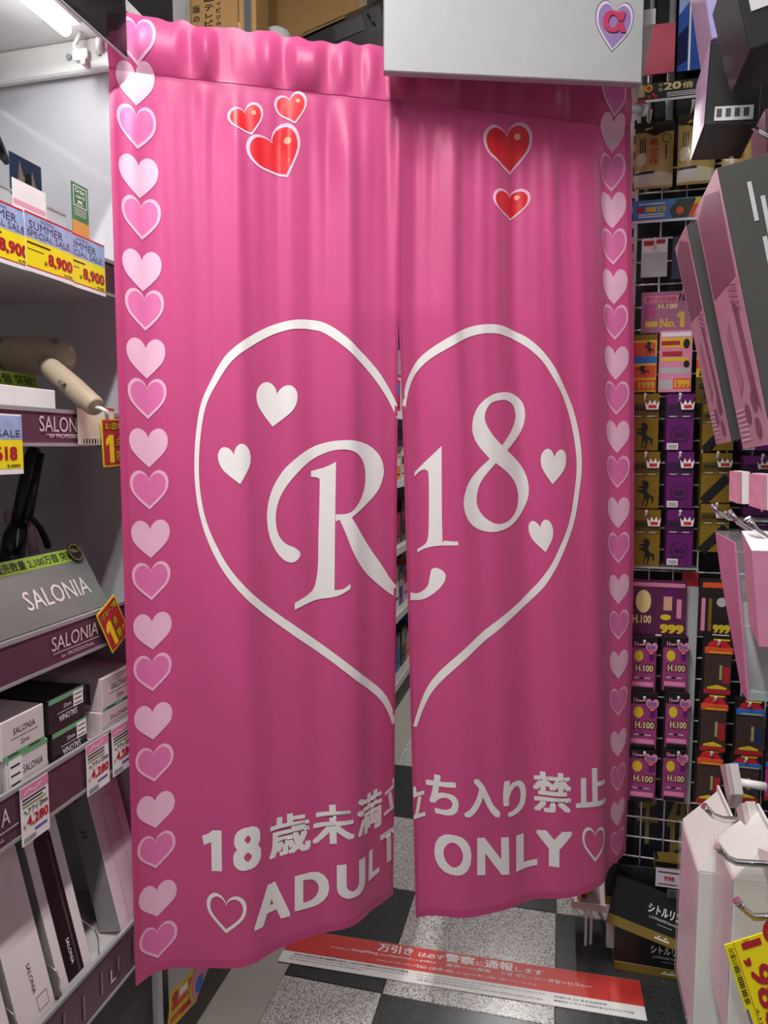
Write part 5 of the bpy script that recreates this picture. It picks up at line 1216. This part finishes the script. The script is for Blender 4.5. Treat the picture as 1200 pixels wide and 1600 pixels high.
# white gable cartons
m_gw = M('gable_white', 'd9d9d2', 0.4); m_gp = M('gable_pink', 'dcbfc8', 0.4, scale=9, vary=0.25)
def gable(label, near_top, near_bot, D, d, wid, rise):
    a = dep(*near_bot, D); b = dep(*near_top, D); a[0] = b[0] + 0.004; a[1] = b[1]
    o = thing('gable_carton', label, 'box', Matrix.Translation(V(a)), 'white gable cartons'); h_ = b[2] - a[2]
    box('box', (0, 0, 0), (wid, d, h_), m_gw, o, 0.002); box('side_print', (-0.0012, 0.004, 0.0), (-0.0003, d - 0.004, h_ - 0.004), m_gp, o)
    mx = wid * .72
    v_ = [(0, 0, h_), (wid, 0, h_), (wid, d, h_), (0, d, h_), (mx, d * .18, h_ + rise), (mx, d * .85, h_ + rise)]
    mesh('gable_top', v_, [(0, 1, 4), (1, 2, 5, 4), (2, 3, 5), (3, 0, 4, 5), (3, 2, 1, 0)], m_gw, o)
    box('gable_fin', (mx - 0.0015, d * .15, h_ + rise - 0.003), (mx + 0.0015, d * .88, h_ + rise + 0.006), m_gw, o)
    slab('film_sleeve', [(-0.004, -0.003, 0.0), (-0.004, d, 0), (-0.004, d, h_), (-0.004, -0.003, h_)], (0.0006, 0, 0), m_film, o)
    return o
gable('white gable top carton with pink side at the lower right', (1088, 1360), (1102, 1640), 0.97, 0.14, 0.062, 0.062)
gable('white gable top carton behind the yellow price tag at the right edge', (1142, 1372), (1150, 1640), 0.86, 0.10, 0.062, 0.05)
# yellow price tag, turned on its side
A, B, C_ = dep(1132, 1477, 0.76), dep(1180, 1625, 0.76), dep(1214, 1424, 0.76)
o, w, h = card('price_tag', 'big yellow 1,980 price tag turned sideways at the lower right', 'price tag', A, B, C_, m_yellow, 0.0012)
bpy.context.view_layer.update()
m_pr = M('price_crimson', 'b3202e', 0.45)
rect(o, m_pr, w * .0, h * .145, w, h * .155, 0.0004)
txt(o, '1,980', m_pr, (w * .03, h * .21, w * .97, h * .60), z=0.0006, bold=0.03)
for i in range(26): rect(o, m_ink, w * (.05 + i * .023), h * .03, w * (.05 + i * .023 + random.choice([.007, .014])), h * .12, 0.0004)
txt(o, '2,177', m_ink, (w * .70, h * .165, w * .95, h * .205), z=0.0006, bold=0.03); rect(o, m_lav, w * .68, h * .01, w, h * .05, 0.0004)
txt(o, '本体', m_pr, (w * .0, h * .30, w * .035, h * .42), z=0.0006)
poly(o, m_pr, C2(w * .02, h * .86, w * .14, h * .2), 0.0006, 'printed_ring', [C2(w * .02, h * .86, w * .06, h * .12)])

# ================================================================ overhead: board, shelf, cartons
A = dep(600, 111, 1.37); B = onz(1003, 130, A[2])
C_ = A + np.array([0, 0, 0.42])
bd_, bw, bh = card('white_board', 'white hanging sign board with a purple heart logo above the curtain', 'sign', A, B, C_, M('board_white', 'a9aaad', 0.35), 0.02, None, 'board', 0.002)
bpy.context.view_layer.update()
hc = fpx(bd_, 959, 42)
poly(bd_, M('logo_grey', '6d6774', 0.4), heart(hc[0], hc[1], 0.078, 0.096, -0.06), 0.0004, 'printed_heart'); poly(bd_, M('logo_pale', 'cfc6d6', 0.35), heart(hc[0], hc[1], 0.074, 0.091, -0.06), 0.0008, 'printed_heart')
poly(bd_, M('logo_lilac', '8f76a8', 0.3), heart(hc[0], hc[1], 0.066, 0.081, -0.06), 0.0012, 'printed_heart')
txt(bd_, 'α', M('logo_crimson_shadow', '5a2a4a', 0.4), (hc[0] - 0.021, hc[1] - 0.013, hc[0] + 0.025, hc[1] + 0.027), z=0.0016, bold=0.03)
txt(bd_, 'α', M('logo_crimson', 'b83a5c', 0.4), (hc[0] - 0.023, hc[1] - 0.011, hc[0] + 0.023, hc[1] + 0.029), z=0.0024, bold=0.03)
for x in (0.06, bw - 0.06): tube('hanging_wire', [(x, bh, -0.01), (x, bh + 0.30, -0.01)], 0.0012, m_grey, bd_, 6)
ZO = 2.39
oh = thing('overhead_shelf', 'white shelf bridging the aisle above and behind the curtain', 'shelf', Matrix.Translation((-1.35, 1.66, ZO)))
box('shelf_board', (0, 0, 0), (1.52, 0.42, 0.02), m_white, oh, 0.002)
box('front_lip', (0.0, -0.004, -0.01), (1.52, 0, 0.021), m_white, oh)
for x in (0.02, 1.48): box('bracket', (x, 0.06, -0.08), (x + 0.02, 0.40, 0), m_white, oh)
def at_y(px, Y): return float(ony(px, 40, Y)[0])
zs = ZO + 0.0205
def ctn(name, label, px0, px1, Y, d, h, m, cat='box'):
    x0, x1 = at_y(px0, Y), at_y(px1, Y)
    o = thing(name, label, cat, face_mat((x0, Y, zs), GX, GZ)); w = x1 - x0
    box('box', (0, 0, -d), (w, h, 0), m, o, 0.002)
    return o, w, h
o, w, h = ctn('cardboard_carton', 'brown cardboard carton with vertical Japanese print above the curtain', 296, 372, 1.72, 0.25, 0.40, m_card)
bpy.context.view_layer.update()
for ch, (bl, tr) in {'版': ((301, 22), (313, 8)), 'の': ((302, 36), (312, 25)), 'テ': ((320, 18), (333, 6)), 'レ': ((321, 29), (332, 20)), 'ビ': ((320, 42), (333, 31)), '晶': ((319, 4), (334, -10)), 'ハ': ((338, -1), (345, -9)), 'イ': ((338, 9), (345, 2)), 'ビ ': ((338, 20), (345, 12)), 'ジ': ((338, 31), (345, 23)), 'ョ': ((338, 40), (345, 34))}.items():
    f = fitpx(o, bl, tr); txt(o, ch.strip(), m_ink, f, z=0.0006, bold=0.02)
box('tape', (w * .02, 0, 0.0002), (w * .06, h, 0.0008), M('kraft_tape', '9a7444', 0.5), o)
o, w, h = ctn('cardboard_flap_carton', 'open cardboard carton edge with grey and white strip above the curtain', 373, 400, 1.70, 0.08, 0.42, m_card)
rect(o, M('strip_grey', '5f6266', 0.4), w * .32, h * .0, w * .75, h, 0.0005); rect(o, m_paper, w * .30, 0, w * .80, h * .1, 0.0008); box('torn_edge', (w * .02, 0, 0), (w * .12, h * .3, 0.003), M('kraft_light', 'd0b184', 0.8), o)
o, w, h = ctn('cardboard_carton', 'large plain cardboard carton at the back above the curtain', 392, 560, 1.98, 0.09, 0.40, m_card)
o, w, h = ctn('red_black_carton', 'black carton with dark red lid above the curtain at the left', 236, 292, 1.74, 0.2, 0.085, m_black)
poly(o, M('dark_red', '7a2f30', 0.4), [(w * .25, h), (w, h * .2), (w, h * 1.0)], 0.0006); box('lid', (w * .3, h, -0.19), (w, h + 0.02, 0), M('dark_red', '7a2f30', 0.4), o); rect(o, m_lite, w * .05, h * .75, w * .2, h * .8, 0.0008)
o, w, h = ctn('small_white_carton', 'small white carton with coloured label above the curtain corner', 205, 234, 1.76, 0.15, 0.20, m_paper)
rect(o, m_goldd, 0, h * .45, w * .5, h * .8); rect(o, m_gr, w * .3, h * .3, w * .6, h * .45); rect(o, m_black, 0, h * .2, w * .25, h * .42)
o, w, h = ctn('slim_white_carton', 'slim pale carton between red and brown cartons above the curtain', 270, 292, 1.96, 0.1, 0.40, m_paper)
# white rounded tub
ox = at_y(432, 1.85)
tb2 = thing('white_tub', 'white rounded tub beside the black appliance above the curtain', 'tub', Matrix.Translation((ox, 1.85, zs + 0.0005)))
tube('tub_body', [(0, 0, 0), (0, 0, 0.15), (0, 0, 0.175), (0, 0, 0.185)], [0.045, 0.043, 0.036, 0.02], M('tub_white', 'd6d8da', 0.3), tb2, 24)
tube('tub_base', [(0, 0, -0.0), (0, 0, 0.006)], 0.047, m_lite, tb2, 24)
# black appliance lying tilted
m_app = M('appliance_black', '1c1a1c', 0.3)
P0 = ony(437, 66, 1.72); P1 = ony(600, 40, 1.66)
xa, xb = at_y(440, 1.69), at_y(606, 1.69)
zr = float(ony(600, 40, 1.69)[2]); wl = (xb - xa)
wc = thing('white_carton', 'white carton propping up the black appliance above the curtain', 'box', face_mat((at_y(505, 1.70), 1.70, zs), GX, GZ)); box('box', (0, 0, -0.12), (at_y(606, 1.70) - at_y(505, 1.70), zr - zs - 0.052, 0), m_paper, wc, 0.002)
mt = Matrix.Translation((xa, 1.69, zr - wl * math.tan(R(14)))) @ Matrix.Rotation(R(-14), 4, 'Y')
ap = thing('black_appliance', 'tilted black appliance with ribbed end lying above the curtain', 'appliance', mt)
bm = bmesh.new()
pr = [(0, 0), (0.02, 0.008), (0.02, 0.14), (-0.0, 0.20)]
vs = [(0, 0, 0.0), (wl, 0, 0.0), (wl, 0, 0.052), (0.03, 0, 0.045), (0.0, 0.13, 0.0), (wl, 0.13, 0.0), (wl, 0.15, 0.16), (0.045, 0.15, 0.16)]
vs = [bm.verts.new(v) for v in vs]
for f in ((0, 1, 2, 3), (7, 6, 5, 4), (0, 4, 5, 1), (1, 5, 6, 2), (2, 6, 7, 3), (3, 7, 4, 0)): bm.faces.new([vs[i] for i in f])
from_bm('body', bm, m_app, ap)
mesh('glossy_panel', [(0.045, 0.0145, 0.062), (wl * .66, 0.0145, 0.064), (wl * .62, 0.135, 0.149), (0.06, 0.135, 0.149)], [(0, 1, 2, 3)], M('appliance_gloss', '4c4c4a', 0.12, scale=18, vary=0.6), ap)
for i in range(13): box('rib', (0.03 + i * 0.0058, -0.003, 0.008), (0.033 + i * 0.0058, 0.0, 0.038), m_black, ap)
box('name_plate', (wl * .55, -0.002, 0.010), (wl * .82, 0.0, 0.044), m_black, ap)
tube('vent', [(wl * .92, -0.001, 0.01), (wl * .88, -0.001, 0.04)], 0.003, m_black, ap, 8)

# ================================================================ floor sign
A, B, C_ = onz(430, 1505, 0.003), onz(1011, 1597, 0.003), onz(520, 1458, 0.003)
A = np.array([-0.775, 1.822, 0.003]); B = np.array([0.25, 1.853, 0.003]); C_ = np.array([-0.779, 1.965, 0.003])
fs_, w, h = card('floor_sign', 'red and white floor sticker warning against shoplifting in several languages', 'sign', A, B, C_, m_paper, 0.002, None, 'sheet')
bpy.context.view_layer.update()
m_sred = M('sign_red', 'd23a34', 0.4, vary=0.05)
rect(fs_, m_sred, 0, h * .33, w, h * .995, 0.0003, 'red_field')
def fs_txt(s, bl, tr, m=m_whiteink, bold=0.0, y=None):
    a = fpx(fs_, *bl); b = fpx(fs_, *tr); hh = y
    txt(fs_, s, m, (a[0], h * hh[0], b[0], h * hh[1]), z=0.0007, bold=bold)
fs_txt('万引き', (588, 1490), (645, 1490), bold=0.03, y=(0.72, 0.95)); fs_txt('は必ず', (652, 1500), (694, 1500), bold=0.02, y=(0.73, 0.87))
fs_txt('警察', (694, 1505), (742, 1505), bold=0.03, y=(0.71, 0.95)); fs_txt('に', (744, 1510), (756, 1510), bold=0.02, y=(0.73, 0.85)); fs_txt('通報', (756, 1515), (802, 1515), bold=0.03, y=(0.71, 0.95)); fs_txt('します', (805, 1520), (848, 1520), bold=0.02, y=(0.73, 0.86))
fs_txt('All incidents of', (515, 1485), (545, 1488), y=(0.6, 0.645)); fs_txt('shoplifting', (547, 1490), (590, 1493), bold=0.01, y=(0.58, 0.68)); fs_txt('will be', (592, 1495), (604, 1496), y=(0.6, 0.645)); fs_txt('reported', (606, 1497), (641, 1500), bold=0.01, y=(0.58, 0.67)); fs_txt('to the', (643, 1502), (654, 1503), y=(0.6, 0.64)); fs_txt('police.', (656, 1504), (683, 1507), bold=0.01, y=(0.58, 0.67))
fs_txt('Chúng tôi chắc chắn sẽ', (586, 1508), (648, 1515), y=(0.43, 0.49)); fs_txt('báo cảnh sát', (650, 1515), (708, 1522), y=(0.42, 0.53)); fs_txt('các hành vi', (711, 1524), (742, 1527), y=(0.43, 0.48)); fs_txt('ăn cắp vặt', (745, 1530), (792, 1535), y=(0.42, 0.51)); fs_txt('trong cửa hàng', (795, 1540), (838, 1545), y=(0.43, 0.48))
fs_txt('盗窃', (696, 1512), (718, 1514), bold=0.01, y=(0.58, 0.67)); fs_txt('行为必须', (719, 1517), (744, 1520), y=(0.595, 0.645)); fs_txt('报警', (745, 1520), (767, 1522), bold=0.01, y=(0.58, 0.67)); fs_txt('상품 절도', (782, 1525), (824, 1530), bold=0.01, y=(0.58, 0.67)); fs_txt('는 반드시', (826, 1535), (853, 1538), y=(0.595, 0.65)); fs_txt('경찰', (856, 1538), (876, 1540), bold=0.01, y=(0.58, 0.67)); fs_txt('에', (877, 1541), (884, 1542), y=(0.595, 0.645)); fs_txt('신고', (886, 1542), (906, 1544), bold=0.01, y=(0.58, 0.67)); fs_txt('합니다', (907, 1545), (926, 1547), y=(0.595, 0.65))
fs_txt('万引きは刑法235条の窃盗罪に該当し10年以下の懲役又は50万円以下の罰金', (455, 1500), (636, 1528), m_ink, 0.01, (.235, .285))
fs_txt('Under Article 235 of the criminal code, shoplifting as theft is punishable by imprisonment of not more', (448, 1505), (634, 1535), m_ink, 0.0, (.16, .205)); fs_txt('than 10 years or a fine of not more than 500,000 yen', (446, 1508), (560, 1530), m_ink, 0.0, (.09, .135))
fs_txt('Hành vi này tương đương với tội phạm trộm cắp theo điều 235 Bộ luật hình sự, phạt tù dưới', (648, 1535), (852, 1565), m_ink, 0.0, (.225, .27)); fs_txt('mười năm hoặc phạt tiền tối đa 500 nghìn yên', (648, 1540), (750, 1560), m_ink, 0.0, (.15, .195)); fs_txt('상품 절도는 형법 235조에 절도죄에 해당하며, 10년 이하의 징역 또는 50만엔 이하의 벌금', (648, 1545), (848, 1575), m_ink, 0.0, (.075, .12))
fs_txt('根据刑法 235 条商品盗窃罪,', (866, 1560), (950, 1575), m_ink, 0.0, (.20, .25)); fs_txt('最高判处 10 年以下有期徒刑或 50 万日元以下罚款', (866, 1570), (992, 1590), m_ink, 0.0, (.10, .15))

# ================================================================ next shelving bay beyond the curtain
m_bay = M('bay_metal', 'a9a6a2', 0.45); m_bayd = M('bay_dark', '4a4846', 0.5)
bay = thing('display_shelf_unit', 'long shop shelving unit beyond the curtain on the left of the aisle', 'shelf', Matrix.Translation((-0.88, 1.40, 0)))
box('end_panel', (-0.46, 0, 0), (-0.005, 0.02, 2.3), m_bayd, bay, 0.002); box('back_panel', (-0.48, 0, 0), (-0.46, 4.4, 2.3), m_bay, bay); box('end_panel', (-0.46, 4.38, 0), (-0.005, 4.4, 2.3), m_bay, bay)
SZ = (0.16, 0.55, 0.93, 1.31, 1.69)
for z in SZ:
    box('shelf_board', (-0.455, 0.021, z - 0.02), (0.0, 4.379, z), m_bay, bay); box('price_rail', (0.0, 0.021, z - 0.03), (0.004, 4.379, z + 0.012), m_white, bay)
box('kick_board', (-0.44, 0.021, 0), (-0.015, 4.379, 0.139), m_bayd, bay)
PC = ['d7d3d0', 'b02a3a', 'e2e0dc', '5a3a8a', 'e08a2a', '30302f', 'cfa7b6', '3a6ab0', 'c9c6c0', '8a2a4a']
pm = [M('product_%s' % c, c, 0.4) for c in PC]
random.seed(11)
for z in SZ:
    y = 3.45
    while y < 4.75:
        w = random.uniform(0.07, 0.14); h = random.uniform(0.14, 0.27)
        ci = random.randrange(10)
        o = cuboid('boxed_product', '%s boxed product on the %s shelf deep in the aisle beyond the curtain' % (['pale grey', 'crimson', 'off white', 'purple', 'orange', 'black', 'pale pink', 'blue', 'stone grey', 'plum'][ci], ['lowest', 'second lowest', 'middle', 'second highest', 'highest'][SZ.index(z)]), 'box', (-0.93, y, z + 0.0005), XA, YA, w, h, random.uniform(0.06, 0.12), pm[ci], 'boxed products deep in the aisle')
        rect(o, random.choice(pm), w * .12, h * random.uniform(.5, .6), w * .88, h * .9); rect(o, m_ink, w * .2, h * .2, w * .8, h * .26)
        y += w + random.uniform(0.005, 0.03)
# hanging promo cards low on that bay
o, w, h = card('promo_card', 'yellow and red promo card low on the bay under the curtain', 'sign card', onx(262, 1614, -0.868), onx(308, 1563, -0.868), onx(258, 1560, -0.868), m_yel, 0.0012)
random.seed(5)
for q in (.15, .45, .7): rect(o, m_org, w * .05, h * q, w * .95, h * (q + .16)); 
rect(o, m_red, w * .1, h * .5, w * .25, h * .9, 0.0007); rect(o, m_yel, w * .62, h * .5, w * .92, h * .62, 0.0007); rect(o, m_red, w * .4, h * .12, w * .9, h * .28, 0.0007); rect(o, m_paper, w * .28, h * .66, w * .58, h * .86, 0.0009)
a = onx(302, 1570, -0.866); mt = face_mat(a, XA, YA)
o = thing('cloud_tag', 'cloud shaped pink promo tag with blue spot low on the bay', 'sign card', mt)
lp = smooth_loop([(0.0, 0.0), (0.05, 0.02), (0.10, 0.05), (0.15, 0.09), (0.16, 0.13), (0.10, 0.13), (0.04, 0.11), (-0.01, 0.06)], True, 5)
ct = poly(o, M('cloud_yellow', 'd9c27a', 0.45), lp, 0.0, 'tag_card'); ct.modifiers.new('thick', 'SOLIDIFY').thickness = 0.0012
poly(o, m_pinkpaper, lp * 0.88 + np.array([0.008, 0.008]), 0.001, 'printed_patch'); poly(o, m_blue, np.stack([0.03 + 0.02 * np.cos(rr), 0.035 + 0.02 * np.sin(rr)], 1), 0.0016, 'printed_spot'); poly(o, m_ink, [(0.05, 0.06), (0.07, 0.09), (0.085, 0.075), (0.10, 0.11), (0.125, 0.115), (0.105, 0.09), (0.09, 0.06), (0.075, 0.07)], 0.0016, 'printed_scrawl')

# right hand bay beyond the grid rack
rb = thing('display_shelf_unit', 'shop shelving unit behind the wire grid rack on the right', 'shelf', Matrix.Translation((0.24, 2.30, 0)))
box('end_panel', (0.0, 0, 0), (0.8, 0.02, 2.3), m_bay, rb); box('back_panel', (0.45, 0.02, 0), (0.47, 2.6, 2.3), m_bay, rb)
for z in SZ: box('shelf_board', (0.0, 0.02, z - 0.02), (0.45, 2.6, z), m_bay, rb)
